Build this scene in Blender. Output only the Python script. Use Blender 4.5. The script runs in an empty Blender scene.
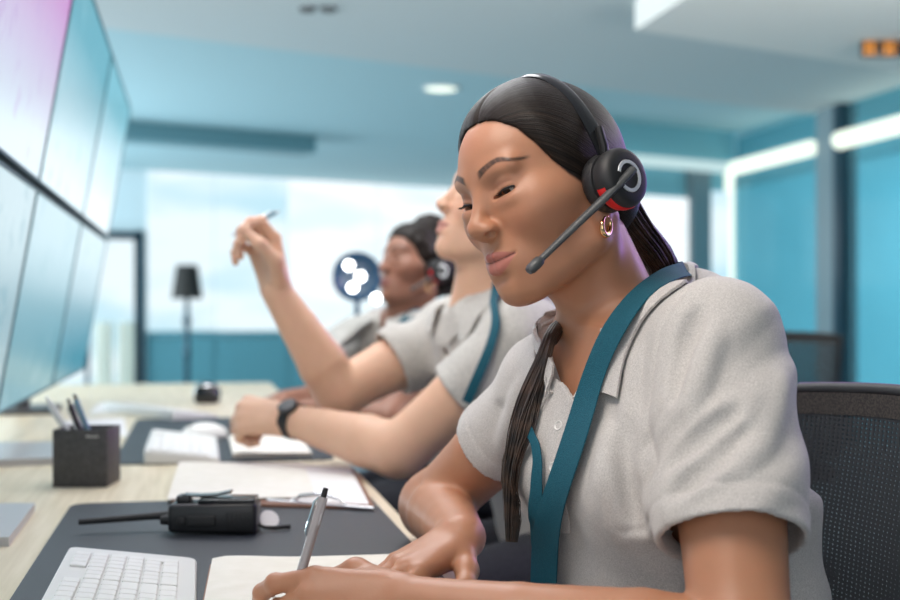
import bpy, bmesh, math, random
import numpy as np
from mathutils import Vector, Matrix, noise as mnoise
random.seed(7)
np.random.seed(7)
C = bpy.context.scene
COL = C.collection
PI = math.pi
V3 = lambda *a: np.array(a, float)
CAMZ, FPX = 1.04, 1250.0

def at(px, py, d):
    """a point of the place seen at this spot of the photograph, d metres away"""
    return V3((px-450)*d/FPX, d, CAMZ-(py-308)*d/FPX)

# the desk axis is turned 11.4 degrees from the view direction
TH = math.radians(11.4)
CT, ST = math.cos(TH), math.sin(TH)
def rm(a, b, z=0.0):
    return V3(a*CT-b*ST, a*ST+b*CT, z)
def desk_ab(px, py, z=0.74):
    d = (CAMZ-z)*FPX/(py-308); x = (px-450)*d/FPX
    return x*CT+d*ST, -x*ST+d*CT

# ------------------------------------------------------------------ materials
def mat(name, col, rough=0.5, metal=0.0, spec=0.5, emit=None, estr=0.0, sss=0.0, coat=0.0, sheen=0.0):
    m = bpy.data.materials.new(name); m.use_nodes = True
    b = m.node_tree.nodes['Principled BSDF']
    b.inputs['Base Color'].default_value = (*col, 1)
    b.inputs['Roughness'].default_value = rough
    b.inputs['Metallic'].default_value = metal
    b.inputs['Specular IOR Level'].default_value = spec
    b.inputs['Coat Weight'].default_value = coat
    b.inputs['Sheen Weight'].default_value = sheen
    if emit:
        b.inputs['Emission Color'].default_value = (*emit, 1)
        b.inputs['Emission Strength'].default_value = estr
    if sss:
        b.inputs['Subsurface Weight'].default_value = sss
        b.inputs['Subsurface Radius'].default_value = (1, .35, .2)
        b.inputs['Subsurface Scale'].default_value = 0.008
    return m
def nodes(m):
    return m.node_tree.nodes, m.node_tree.links, m.node_tree.nodes['Principled BSDF']
def add_noise(m, c1, c2, scale=50, detail=4, lo=.35, hi=.65, bump=0.0, bscale=None, stretch=None, coord='Object'):
    n, l, b = nodes(m)
    tc = n.new('ShaderNodeTexCoord'); mp = n.new('ShaderNodeMapping')
    l.new(tc.outputs[coord], mp.inputs['Vector'])
    if stretch: mp.inputs['Scale'].default_value = stretch
    t = n.new('ShaderNodeTexNoise'); t.inputs['Scale'].default_value = scale; t.inputs['Detail'].default_value = detail
    l.new(mp.outputs[0], t.inputs['Vector'])
    r = n.new('ShaderNodeValToRGB'); r.color_ramp.elements[0].position = lo; r.color_ramp.elements[1].position = hi
    r.color_ramp.elements[0].color = (*c1, 1); r.color_ramp.elements[1].color = (*c2, 1)
    l.new(t.outputs['Fac'], r.inputs['Fac']); l.new(r.outputs['Color'], b.inputs['Base Color'])
    if bump:
        t2 = t
        if bscale:
            t2 = n.new('ShaderNodeTexNoise'); t2.inputs['Scale'].default_value = bscale; t2.inputs['Detail'].default_value = 3
            l.new(mp.outputs[0], t2.inputs['Vector'])
        bp = n.new('ShaderNodeBump'); bp.inputs['Strength'].default_value = bump; bp.inputs['Distance'].default_value = 0.002
        l.new(t2.outputs['Fac'], bp.inputs['Height']); l.new(bp.outputs[0], b.inputs['Normal'])
    return m
def vcol(m):
    n, l, b = nodes(m)
    a = n.new('ShaderNodeAttribute'); a.attribute_name = 'tone'
    l.new(a.outputs['Color'], b.inputs['Base Color'])
    return m
def skin_mat(name, rough=.43, sss=.18):
    m = vcol(mat(name, (.5, .3, .2), rough, spec=.42, sss=sss))
    n, l, b = nodes(m)
    tc = n.new('ShaderNodeTexCoord'); t = n.new('ShaderNodeTexNoise'); t.inputs['Scale'].default_value = 420; t.inputs['Detail'].default_value = 3
    l.new(tc.outputs['Object'], t.inputs['Vector'])
    bp = n.new('ShaderNodeBump'); bp.inputs['Strength'].default_value = .12; bp.inputs['Distance'].default_value = .0008
    l.new(t.outputs['Fac'], bp.inputs['Height']); l.new(bp.outputs[0], b.inputs['Normal'])
    return m

# ------------------------------------------------------------------ mesh helpers
class MB:
    def __init__(s): s.v = []; s.f = []
    def add(s, vs, fs):
        k = len(s.v); s.v += [tuple(map(float, p)) for p in vs]; s.f += [tuple(i+k for i in f) for f in fs]; return s
    def box(s, c, size, bev=0.0, rot=None, seg=2):
        bm = bmesh.new(); bmesh.ops.create_cube(bm, size=1)
        for v in bm.verts: v.co = Vector((v.co.x*size[0], v.co.y*size[1], v.co.z*size[2]))
        if bev: bmesh.ops.bevel(bm, geom=bm.edges[:], offset=bev, segments=seg, affect='EDGES', profile=.5)
        M = Matrix.Translation(Vector(c)) @ (rot.to_4x4() if rot is not None else Matrix.Identity(4))
        bm.verts.index_update()
        s.add([M @ v.co for v in bm.verts], [[v.index for v in f.verts] for f in bm.faces]); bm.free(); return s
    def tube(s, pts, r, n=12, cap=True, flat=None):
        pts = [V3(*p) for p in pts]; m = len(pts)
        rs = r if hasattr(r, '__len__') else [r]*m
        T = [pts[min(i+1, m-1)]-pts[max(i-1, 0)] for i in range(m)]
        T = [t/(np.linalg.norm(t)+1e-12) for t in T]
        ref = V3(0, 0, 1) if abs(T[0][2]) < .9 else V3(1, 0, 0)
        N = np.cross(T[0], ref); N /= np.linalg.norm(N)
        vs = []
        for i in range(m):
            N = N-T[i]*np.dot(N, T[i]); N /= np.linalg.norm(N); B = np.cross(T[i], N)
            for j in range(n):
                a = 2*PI*j/n; vs.append(pts[i]+rs[i]*(math.cos(a)*N+math.sin(a)*B*(flat or 1)))
        fs = [[i*n+j, i*n+(j+1) % n, (i+1)*n+(j+1) % n, (i+1)*n+j] for i in range(m-1) for j in range(n)]
        if cap: fs += [list(range(n))[::-1], [(m-1)*n+j for j in range(n)]]
        return s.add(vs, fs)
    def lathe(s, prof, c=(0, 0, 0), axis=(0, 0, 1), n=32):
        ax = V3(*axis); ax /= np.linalg.norm(ax)
        ref = V3(1, 0, 0) if abs(ax[0]) < .9 else V3(0, 1, 0)
        u = np.cross(ax, ref); u /= np.linalg.norm(u); w = np.cross(ax, u); c = V3(*c)
        vs = []; m = len(prof)
        for r, h in prof:
            for j in range(n):
                a = 2*PI*j/n; vs.append(c+ax*h+max(r, 1e-5)*(math.cos(a)*u+math.sin(a)*w))
        fs = [[i*n+j, i*n+(j+1) % n, (i+1)*n+(j+1) % n, (i+1)*n+j] for i in range(m-1) for j in range(n)]
        return s.add(vs, fs)
    def prism(s, poly, z0, z1):
        n = len(poly)
        vs = [(x, y, z0) for x, y in poly]+[(x, y, z1) for x, y in poly]
        fs = [list(range(n))[::-1], list(range(n, 2*n))]+[[i, (i+1) % n, n+(i+1) % n, n+i] for i in range(n)]
        return s.add(vs, fs)
    def ribbon(s, rows, thick=0.0, up=None):
        """rows: list of lists of points; thick gives a second skin offset against the normals"""
        R = np.array(rows, float); a, b = R.shape[:2]
        fs = [[i*b+j, i*b+j+1, (i+1)*b+j+1, (i+1)*b+j] for i in range(a-1) for j in range(b-1)]
        if not thick: return s.add(R.reshape(-1, 3), fs)
        du = np.gradient(R, axis=0); dv = np.gradient(R, axis=1)
        N = np.cross(du, dv); N /= np.linalg.norm(N, axis=2, keepdims=True)+1e-12
        R2 = R-N*thick; k = a*b
        f2 = [[k+q for q in f[::-1]] for f in fs]
        e = [[i*b, (i+1)*b, k+(i+1)*b, k+i*b] for i in range(a-1)]+[[(i+1)*b+b-1, i*b+b-1, k+i*b+b-1, k+(i+1)*b+b-1] for i in range(a-1)]
        e += [[j+1, j, k+j, k+j+1] for j in range(b-1)]+[[(a-1)*b+j, (a-1)*b+j+1, k+(a-1)*b+j+1, k+(a-1)*b+j] for j in range(b-1)]
        return s.add(np.concatenate([R.reshape(-1, 3), R2.reshape(-1, 3)]), fs+f2+e)
    def build(s, name, m, parent=None, smooth=True, angle=40):
        me = bpy.data.meshes.new(name); me.from_pydata(s.v, [], s.f); me.update()
        bm = bmesh.new(); bm.from_mesh(me); bmesh.ops.recalc_face_normals(bm, faces=bm.faces[:]); bm.to_mesh(me); bm.free()
        o = bpy.data.objects.new(name, me); COL.objects.link(o)
        if m: me.materials.append(m)
        if smooth:
            me.polygons.foreach_set('use_smooth', [True]*len(me.polygons))
            me.set_sharp_from_angle(angle=math.radians(angle))
        if parent: o.parent = parent; o.matrix_parent_inverse = PM(parent).inverted()
        return o
def PM(o):
    M = Matrix.LocRotScale(o.location, o.rotation_euler, o.scale)
    return M if o.parent is None else PM(o.parent) @ o.matrix_parent_inverse @ M
def tag(o, label=None, cat=None, group=None, kind=None):
    if label: o['label'] = label
    if cat: o['category'] = cat
    if group: o['group'] = group
    if kind: o['kind'] = kind
    return o
def empty(name, loc, rz=0.0, label=None, cat=None, group=None):
    o = bpy.data.objects.new(name, None); COL.objects.link(o); o.empty_display_size = .05
    o.location = Vector(tuple(map(float, loc))); o.rotation_euler = (0, 0, rz)
    return tag(o, label, cat, group)
def local(mb, name, m, parent, **k):
    """a part whose mesh is written in its parent's own coordinates"""
    o = mb.build(name, m, None, **k); o.parent = parent; return o
def struct(mb, name, m, **k):
    return tag(mb.build(name, m, None, **k), kind='structure')
def copy_tree(o, parent=None):
    c = o.copy(); COL.objects.link(c)
    if parent: c.parent = parent
    for ch in [x for x in bpy.data.objects if x.parent == o]: copy_tree(ch, c)
    return c

# ------------------------------------------------------------------ implicit surfaces
class Field:
    def __init__(s, xs, ys, zs):
        s.x = np.asarray(xs, np.float32); s.y = np.asarray(ys, np.float32); s.z = np.asarray(zs, np.float32)
        s.F = np.full((len(xs), len(ys), len(zs)), .03, np.float32)
    def win(s, lo, hi):
        r = []
        for g, a, b in ((s.x, lo[0], hi[0]), (s.y, lo[1], hi[1]), (s.z, lo[2], hi[2])):
            i = np.searchsorted(g, a); j = np.searchsorted(g, b)
            if j-i < 1: return None
            r.append(slice(i, j))
        return tuple(r)
    def grid(s, w):
        return s.x[w[0]][:, None, None], s.y[w[1]][None, :, None], s.z[w[2]][None, None, :]
    def put(s, w, d, k, mode):
        A = s.F[w]
        if mode == 'add':
            h = np.maximum(k-np.abs(A-d), 0)/k if k > 0 else 0
            s.F[w] = np.minimum(A, d)-(h*h*(k*.25) if k > 0 else 0)
        else:
            d = -d
            h = np.maximum(k-np.abs(A-d), 0)/k if k > 0 else 0
            s.F[w] = np.maximum(A, d)+(h*h*(k*.25) if k > 0 else 0)
    def ell(s, c, r, A=None, k=.005, mode='add'):
        c = V3(*c); r = V3(*r); m = max(r)+k+.008
        w = s.win(c-m, c+m)
        if w is None: return
        X, Y, Z = s.grid(w); X = X-c[0]; Y = Y-c[1]; Z = Z-c[2]
        A = np.eye(3) if A is None else A
        k0 = 0; k1 = 0
        for i in range(3):
            q = (X*A[0, i]+Y*A[1, i]+Z*A[2, i])/r[i]
            k0 = k0+q*q; k1 = k1+(q/r[i])**2
        k0 = np.sqrt(k0); k1 = np.sqrt(k1)
        s.put(w, (k0*(k0-1)/(k1+1e-6)).astype(np.float32), k, mode)
    def cone(s, a, b, ra, rb=None, k=.005, mode='add', n=None, f=1.0):
        a = V3(*a); b = V3(*b); rb = ra if rb is None else rb; m = max(ra, rb)+k+.008
        w = s.win(np.minimum(a, b)-m, np.maximum(a, b)+m)
        if w is None: return
        X, Y, Z = s.grid(w); X = X-a[0]; Y = Y-a[1]; Z = Z-a[2]; u = b-a; uu = float(u@u)+1e-12
        t = np.clip((X*u[0]+Y*u[1]+Z*u[2])/uu, 0, 1)
        dx = X-t*u[0]; dy = Y-t*u[1]; dz = Z-t*u[2]
        q = dx*dx+dy*dy+dz*dz
        if n is not None:
            q = q+(1/f**2-1)*(dx*n[0]+dy*n[1]+dz*n[2])**2
        s.put(w, (np.sqrt(q)-(ra+(rb-ra)*t)).astype(np.float32), k, mode)
    def chain(s, pts, rs, k=.005, mode='add', **kw):
        for i in range(len(pts)-1): s.cone(pts[i], pts[i+1], rs[i], rs[i+1], k, mode, **kw)
    def loft(s, st, lat, fwd, k=.02):
        """st rows: z, cx, cy, half width, half depth; elliptical slices"""
        st = np.array(sorted(st), float); z0, z1 = st[0, 0], st[-1, 0]
        w = s.win(V3(-9, -9, z0-.04), V3(9, 9, z1+.04))
        X, Y, Z = s.grid(w); z = np.clip(Z.ravel(), z0, z1)
        g = [np.interp(z, st[:, 0], st[:, i]) for i in range(1, 5)]
        ker = np.hanning(17); ker /= ker.sum()
        g = [np.convolve(np.pad(q, 8, 'edge'), ker, 'valid')[None, None, :] for q in g]
        dx = X-g[0]; dy = Y-g[1]
        U = (dx*lat[0]+dy*lat[1])/g[2]; W = (dx*fwd[0]+dy*fwd[1])/g[3]
        rho = (np.abs(U)**2.3+np.abs(W)**2.3)**(1/2.3)
        d = (rho-1)*np.minimum(g[2], g[3])
        e = np.maximum(Z-z1, z0-Z); d = np.where(e > 0, np.sqrt(np.maximum(d, 0)**2+e**2)+np.minimum(d, 0)*.0, d)
        s.put(w, np.clip(d, -.2, .3).astype(np.float32), k, 'add')
    def half(s, p, n, c, rad, k=0.0):
        """cut away what lies beyond the plane (p, n) within rad of c"""
        c = V3(*c); w = s.win(c-rad, c+rad)
        X, Y, Z = s.grid(w)
        h = -((X-p[0])*n[0]+(Y-p[1])*n[1]+(Z-p[2])*n[2])
        sp = np.sqrt((X-c[0])**2+(Y-c[1])**2+(Z-c[2])**2)-rad
        s.put(w, np.maximum(h, sp).astype(np.float32), k, 'sub')
    def sample(s, P):
        P = np.asarray(P, float)
        idx = []; fr = []
        for g, q in ((s.x, P[:, 0]), (s.y, P[:, 1]), (s.z, P[:, 2])):
            i = np.clip(np.searchsorted(g, q)-1, 0, len(g)-2)
            idx.append(i); fr.append(np.clip((q-g[i])/(g[i+1]-g[i]), 0, 1))
        o = 0
        for a in (0, 1):
            for b in (0, 1):
                for c in (0, 1):
                    o = o+s.F[idx[0]+a, idx[1]+b, idx[2]+c]*(fr[0] if a else 1-fr[0])*(fr[1] if b else 1-fr[1])*(fr[2] if c else 1-fr[2])
        return o
    def grad(s, P, e=.004):
        P = np.asarray(P, float)
        G = np.stack([s.sample(P+e*d)-s.sample(P-e*d) for d in np.eye(3)], 1)
        return G/(np.linalg.norm(G, axis=1, keepdims=True)+1e-9)
    def push(s, P, off, it=6, both=False):
        P = np.array(P, float)
        for _ in range(it):
            v = s.sample(P); e = off-v
            if not both: e = np.maximum(e, 0)
            P = P+s.grad(P)*e[:, None]
        return P
    def mesh(s, smooth=2, keep=.35):
        F = s.F; I = F < 0
        cnt = np.zeros(tuple(q-1 for q in F.shape), np.uint8)
        sl = (slice(0, -1), slice(1, None))
        for a in (0, 1):
            for b in (0, 1):
                for c in (0, 1): cnt += I[sl[a], sl[b], sl[c]]
        act = np.argwhere((cnt > 0) & (cnt < 8)); del cnt
        gx, gy, gz = s.x, s.y, s.z
        acc = np.zeros((len(act), 3)); num = np.zeros(len(act))
        G = (gx, gy, gz)
        corners = [(a, b, c) for a in (0, 1) for b in (0, 1) for c in (0, 1)]
        for p in corners:
            for ax in range(3):
                if p[ax]: continue
                q = list(p); q[ax] = 1
                i0 = act+np.array(p); i1 = act+np.array(q)
                v0 = F[i0[:, 0], i0[:, 1], i0[:, 2]]; v1 = F[i1[:, 0], i1[:, 1], i1[:, 2]]
                m = (v0 < 0) != (v1 < 0); t = np.where(m, v0/(v0-v1+1e-20), 0)
                for d in range(3):
                    c0 = G[d][i0[:, d]]; c1 = G[d][i1[:, d]]
                    acc[:, d] += np.where(m, c0+(c1-c0)*t, 0)
                num += m
        P = acc/num[:, None]
        sh = tuple(q-1 for q in F.shape)
        key = (act[:, 0]*sh[1]+act[:, 1])*sh[2]+act[:, 2]
        order = np.argsort(key); ks = key[order]
        def look(i, j, k):
            kk = (i*sh[1]+j)*sh[2]+k; pos = np.clip(np.searchsorted(ks, kk), 0, len(ks)-1)
            return np.where(ks[pos] == kk, order[pos], -1)
        Q = []
        for ax in range(3):
            s0 = [slice(None)]*3; s1 = [slice(None)]*3; s0[ax] = slice(0, -1); s1[ax] = slice(1, None)
            A = I[tuple(s0)]; B = I[tuple(s1)]
            e = np.argwhere(A != B)
            u, v = (ax+1) % 3, (ax+2) % 3
            ok = (e[:, u] > 0) & (e[:, v] > 0) & (e[:, u] < sh[u]) & (e[:, v] < sh[v]); e = e[ok]
            a = A[e[:, 0], e[:, 1], e[:, 2]]
            c = []
            for du, dv in ((1, 1), (0, 1), (0, 0), (1, 0)):
                t = e.copy(); t[:, u] -= du; t[:, v] -= dv; c.append(look(t[:, 0], t[:, 1], t[:, 2]))
            q = np.stack(c, 1); q[~a] = q[~a][:, ::-1]; Q.append(q)
        Q = np.concatenate(Q); Q = Q[(Q >= 0).all(1)]
        for _ in range(smooth):
            S = np.zeros_like(P); n = np.zeros(len(P))
            for i in range(4):
                for j in (1, 3):
                    np.add.at(S, Q[:, i], P[Q[:, (i+j) % 4]]); np.add.at(n, Q[:, i], 1)
            P = P*keep+(1-keep)*S/np.maximum(n, 1)[:, None]
        return P, Q
def mesh_obj(name, P, Q, m, parent=None, tone=None):
    me = bpy.data.meshes.new(name)
    me.vertices.add(len(P)); me.vertices.foreach_set('co', P.astype(np.float32).ravel())
    me.loops.add(Q.size); me.loops.foreach_set('vertex_index', Q.astype(np.int32).ravel())
    me.polygons.add(len(Q)); me.polygons.foreach_set('loop_start', np.arange(0, Q.size, 4, dtype=np.int32))
    me.update(calc_edges=True); me.validate()
    me.polygons.foreach_set('use_smooth', [True]*len(me.polygons))
    if m: me.materials.append(m)
    if tone is not None:
        a = me.color_attributes.new('tone', 'FLOAT_COLOR', 'POINT')
        a.data.foreach_set('color', np.concatenate([tone, np.ones((len(tone), 1))], 1).astype(np.float32).ravel())
    o = bpy.data.objects.new(name, me); COL.objects.link(o)
    if parent: o.parent = parent; o.matrix_parent_inverse = PM(parent).inverted()
    return o
_lat = np.random.RandomState(3).rand(32, 32, 32).astype(np.float32)
def vnoise(X, Y, Z):
    """smooth lattice noise in -1..1, arrays broadcast"""
    X, Y, Z = np.broadcast_arrays(X, Y, Z)
    i = [np.floor(q).astype(np.int32) for q in (X, Y, Z)]
    f = [q-j for q, j in zip((X, Y, Z), i)]; f = [q*q*(3-2*q) for q in f]
    o = 0
    for a in (0, 1):
        for b in (0, 1):
            for c in (0, 1):
                o = o+_lat[(i[0]+a) & 31, (i[1]+b) & 31, (i[2]+c) & 31]*(f[0] if a else 1-f[0])*(f[1] if b else 1-f[1])*(f[2] if c else 1-f[2])
    return o*2-1
def axisgrid(lo, hi, coarse, *fine):
    """grid lines with finer steps inside the given (lo, hi, step) ranges"""
    q = [lo]
    while q[-1] < hi:
        st = coarse
        for a, b, h in fine:
            if a-.004 < q[-1] < b: st = min(st, h)
        q.append(q[-1]+st)
    return np.array(q)

# ------------------------------------------------------------------ people
class Frame:
    """a head's own axes: L towards the subject's left, F forward, U up"""
    def __init__(s, o, yaw, pitch, roll, sc):
        y, p, r = map(math.radians, (yaw, pitch, roll))
        cy, sy = math.cos(y), math.sin(y)
        F = V3(-cy, -sy, 0); L = V3(sy, -cy, 0); U = V3(0, 0, 1)
        F2 = F*math.cos(p)-U*math.sin(p); U2 = U*math.cos(p)+F*math.sin(p)
        s.R = np.stack([L*math.cos(r)+U2*math.sin(r), F2, U2*math.cos(r)-L*math.sin(r)], 1)
        s.o = V3(*o); s.s = sc
    def w(s, *p): return s.o+s.R@(V3(*p)*s.s)
    def ws(s, P): return s.o+(np.asarray(P, float)@s.R.T)*s.s
    def inv(s, P): return ((np.asarray(P)-s.o)@s.R)/s.s

SLIT = .0226
def build_head(fd, H, fem=True, ears=True):
    sc = H.s
    def E(c, r, k=.01, mode='add', A=None): fd.ell(H.w(*c), V3(*r)*sc, H.R if A is None else H.R@A, k*sc, mode)
    def K(a, b, ra, rb=None, k=.01, mode='add'): fd.cone(H.w(*a), H.w(*b), ra*sc, (ra if rb is None else rb)*sc, k*sc, mode)
    def rotU(d):
        c, s_ = math.cos(math.radians(d)), math.sin(math.radians(d))
        return np.array([[c, -s_, 0], [s_, c, 0], [0, 0, 1.]])
    def rotF(d):
        c, s_ = math.cos(math.radians(d)), math.sin(math.radians(d))
        return np.array([[c, 0, s_], [0, 1, 0], [-s_, 0, c]])
    E((0, -.004, .046), (.071, .091, .085), .01)           # cranium
    E((0, .026, .055), (.060, .0655, .055), .02)           # forehead
    E((0, .030, -.004), (.056, .058, .066), .03)           # middle of the face
    for m in (-1, 1):
        E((m*.034, .052, -.004), (.028, .032, .030), .02)  # cheek
        E((m*.050, .034, .006), (.018, .034, .017), .03)   # cheekbone
        K((m*.050, .004, -.046), (m*.020, .066, -.077), .015, .014, .022)   # jaw
        K((m*.055, -.006, -.006), (m*.050, .004, -.046), .015, .015, .02)
        K((m*.044, .0765, .049), (m*.014, .0835, .046), .0055, .0052, .016)  # brow ridge
    E((0, .070, -.046), (.033, .027, .030), .02)           # mouth mound
    E((0, .076, -.078), (.018, .0165, .0145), .016)        # chin
    E((0, .030, -.055), (.040, .045, .026), .03)           # floor of the mouth
    for m in (-1, 1):
        E((m*.0315, .1000, .0300), (.0150, .0120, .0090), .014, 'sub')        # socket
        fd.ell(H.w(m*.0318, .0712, .0300), V3(.0152, .0152, .0152)*sc, H.R, .004*sc)   # lids over the eye
        E((m*.0318, .078, .0145), (.017, .011, .0075), .008)               # below the eye
    # nose
    K((0, .0855, .033), (0, .1040, -.001), .0075, .0088, .010)
    E((0, .1060, -.0055), (.0102, .0102, .0092), .008)
    for m in (-1, 1):
        E((m*.0110, .0985, -.0088), (.0074, .0110, .0074), .008, A=rotU(m*-18))
    E((0, .0945, -.0145), (.009, .011, .006), .006)
    for m in (-1, 1):
        E((m*.0126, .1022, -.0142), (.0052, .0062, .0050), .0010, 'sub', A=rotU(m*-20))
    # lips
    for m in (-1, 1):
        K((m*.0045, .0968, -.0365), (m*.0250, .0835, -.0393), .0052, .0024, .004)
        K((m*.0055, .0942, -.0495), (m*.0225, .0838, -.0410), .0070, .0030, .005)
    for m in (-1, 1):
        pts = [(0, .1035, -.0424), (m*.010, .1012, -.0418), (m*.018, .0950, -.0414), (m*.0264, .0880, -.0388)]
        for a, b in zip(pts, pts[1:]): K(a, b, .0013, .0013, .0018, 'sub')
    K((0, .1005, -.022), (0, .1035, -.031), .0020, .0022, .004, 'sub')      # philtrum
    E((0, .0985, -.0615), (.016, .006, .0035), .007, 'sub')                # under the lower lip
    # eye openings
    for m in (-1, 1):
        pr = []
        for x in np.linspace(-.0125, .0150, 9): pr.append((m*(.0318+x), .087, SLIT+.0092+x*.16-.22*abs(x)**1.25*8*abs(x)**.4))
        pr = fd.push(H.ws(pr), .0006*sc, 8, both=True)
        for a, b in zip(pr, pr[1:]): fd.cone(a, b, .0011*sc, .0011*sc, .0020*sc, 'sub')
        fd.ell(H.w(m*.0320, .0850, SLIT), V3(.0158, .0095, .0028)*sc, H.R@rotF(m*-9), .0012*sc, 'sub')
    if ears:
        for m in (-1, 1):
            E((m*.0715, -.010, .004), (.0055, .017, .028), .006, A=rotU(m*22))
            E((m*.078, -.010, .008), (.005, .009, .016), .004, 'sub', A=rotU(m*22))
            E((m*.0715, -.003, -.027), (.0045, .008, .010), .005)

def face_tone(P, H, skin, lip, brow, lid=None, line=None, hairc=(.012, .009, .008)):
    q = H.inv(P); l, f, u = np.abs(q[:, 0]), q[:, 1], q[:, 2]
    T = np.tile(np.array(skin, float), (len(P), 1))
    head = (np.abs(q[:, 0]) < .11) & (np.abs(f) < .14) & (u > -.12) & (u < .15)
    n = vnoise(P[:, 0]*60, P[:, 1]*60, P[:, 2]*60)*.5+vnoise(P[:, 0]*150, P[:, 1]*150, P[:, 2]*150)*.3
    T *= (1+.05*n)[:, None]
    def mix(c, w):
        w = np.clip(w, 0, 1)*head; T[:] = T*(1-w[:, None])+np.array(c)*w[:, None]
    sst = lambda a, b, x: (lambda t: t*t*(3-2*t))(np.clip((x-a)/(b-a), 0, 1))
    # cheeks a little redder
    mix((skin[0]*1.0, skin[1]*.82, skin[2]*.80), .6*np.exp(-(((l-.040)/.02)**2+((u+.012)/.018)**2))*(f > .03))
    # lips
    xo = np.clip(l/.0270, 0, 1)
    ml = -.0424+.0034*xo**1.6
    top = ml+(.0112-.0015*np.exp(-(l/.003)**2))*(1-xo**1.7); bot = ml-.0006-(.0145)*(1-xo**2.2)
    w = sst(0, .0012, top-u)*sst(0, .0012, u-bot)*(l < .0268)*(f > .07)
    mix(lip, w*.92)
    mix((lip[0]*.62, lip[1]*.5, lip[2]*.5), w*sst(-.0015, .001, u-ml)*.38)
    mix((lip[0]*.18, lip[1]*.13, lip[2]*.13), np.exp(-((u-ml)/.0009)**2)*(l < .0262)*(f > .07)*.9)
    # eyebrows: arched band, thicker towards the nose
    t = np.clip((l-.0115)/.042, 0, 1)
    mid = .0470+.0098*np.sin(np.clip(t*1.35, 0, 1.6)*PI/2*.98)-.0130*np.clip(t-.60, 0, 1)
    hw = .0038*(1-.70*t)+.0004
    w = sst(hw+.0011, hw-.0009, np.abs(u-mid))*sst(.0095, .0150, l)*sst(.0590, .0530, l)*(f > .05)
    w *= .86+.12*vnoise(l*700+u*400, u*200, f*0)
    mix(brow, w)
    if line is not None:
        az = np.degrees(np.arctan2(l, f+.004)); th = np.interp(az, [k[0] for k in line], [k[1] for k in line])
        mix(hairc, sst(-.004, .003, u-th)*(az < 100))
    T = T
    if lid is not None:
        w = np.exp(-(((l-.032)/.015)**2+((u-.034)/.0065)**2))*(f > .06)*.7
        mix(lid, w)
    return T

def eye_parts(H, parent, iris=(.05, .025, .012), gaze=(0, -.62)):
    Mb = MB(); sc = H.s
    for m in (-1, 1):
        c = V3(m*.0318, .0712, .0300)
        g = V3(gaze[0], 1, gaze[1]); g /= np.linalg.norm(g)
        r = .0128
        mb = MB(); th = np.linspace(0, PI, 20)
        mb.lathe([(r*math.sin(t)*sc, r*math.cos(t)*sc) for t in th], H.ws([c])[0], H.R@g, 28)
        o = mb.build('eyeball', M['eye_white'], parent)
        mb = MB(); th = np.linspace(0, .50, 8)
        mb.lathe([((r+.0003)*math.sin(t)*sc, (r+.0003)*math.cos(t)*sc) for t in th], H.ws([c])[0], H.R@g, 24)
        mb.build('iris', M['iris'], o)
        mb = MB(); th = np.linspace(0, .2, 5)
        mb.lathe([((r+.0005)*math.sin(t)*sc, (r+.0005)*math.cos(t)*sc) for t in th], H.ws([c])[0], H.R@g, 20)
        mb.build('pupil', M['black_soft'], o)
def lashes(H, parent):
    for m in (-1, 1):
        mb = MB(); rnd = random.Random(5)
        line = []
        for i in range(27):
            t = i/26; x = -.0150+.0302*t
            u = SLIT+x*math.tan(math.radians(9))*1.0+.0027*math.sqrt(max(0, 1-(x/.0156)**2))
            l = .0320+x; dd = .0155**2-(l-.0318)**2-(u-.0300)**2
            f = .0712+math.sqrt(max(dd, 1e-6))
            line.append(V3(m*l, f, u))
        mb.tube([H.w(*(p+V3(0, .0002, 0))) for p in line], .00110*H.s, 6)
        for i, p in enumerate(line):
            for j in range(1):
                out = V3(m*(p[0]*m-.0318)*16, 1, -.55+.25*rnd.random()); out /= np.linalg.norm(out)
                L = (.0065+.003*i/26)*(.8+.4*rnd.random())
                q = p+V3(m*(j*.0005), 0, 0)
                mb.tube([H.w(*q), H.w(*(q+out*L*.55)), H.w(*(q+out*L+V3(0, 0, L*.22)))], [.00030, .00022, .00006], 4, cap=False)
        mb.build('eyelashes', M['black_soft'], parent)

def hand(fd, wrist, xd, zd, side, curls, thumb, sc=1.0, spread=0.0, k=.006):
    """xd: towards the fingers, zd: out of the back of the hand; side +1 puts the thumb on zd x xd"""
    xd = xd/np.linalg.norm(xd); zd = zd-xd*(zd@xd); zd /= np.linalg.norm(zd); yd = np.cross(zd, xd)*side
    W = lambda p: wrist+(xd*p[0]+yd*p[1]+zd*p[2])*sc
    base = [(.090, .027, 0), (.094, .008, .003), (.088, -.012, .001), (.079, -.030, -.004)]
    ln = [(.041, .025, .021), (.045, .029, .022), (.041, .027, .021), (.032, .020, .019)]
    rr = [.0092, .0094, .0088, .0078]
    for i in range(4):
        b = base[i]
        fd.cone(W((.012, b[1]*.62, 0)), W(b), .0135*sc, (rr[i]+.0022)*sc, .014*sc)
    fd.cone(W((.03, .018, -.006)), W((.07, .012, -.007)), .013*sc, .012*sc, .014*sc)
    tips = []
    for i in range(4):
        a = 0; sp = (1.5-i)*spread; p = np.array(base[i]); q = [p]; r = rr[i]
        for j in range(3):
            a += math.radians(curls[i][j])
            d = np.array([math.cos(a)*math.cos(sp), math.cos(a)*math.sin(sp), -math.sin(a)])
            p = p+d*ln[i][j]; q.append(p)
        fd.chain([W(t) for t in q], [(r+.001)*sc, r*sc, r*.93*sc, r*.78*sc], .0035*sc)
        for t in q[:2]: fd.ell(W(t+np.array([0, 0, .0015])), V3(1, 1, 1)*(r+.0006)*sc, None, .003*sc)
        tips.append(W(q[-1]))
    fd.chain([W(t) for t in thumb], [.0150*sc, .0125*sc, .0108*sc, .0085*sc][:len(thumb)], .008*sc)
    return tips

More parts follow.
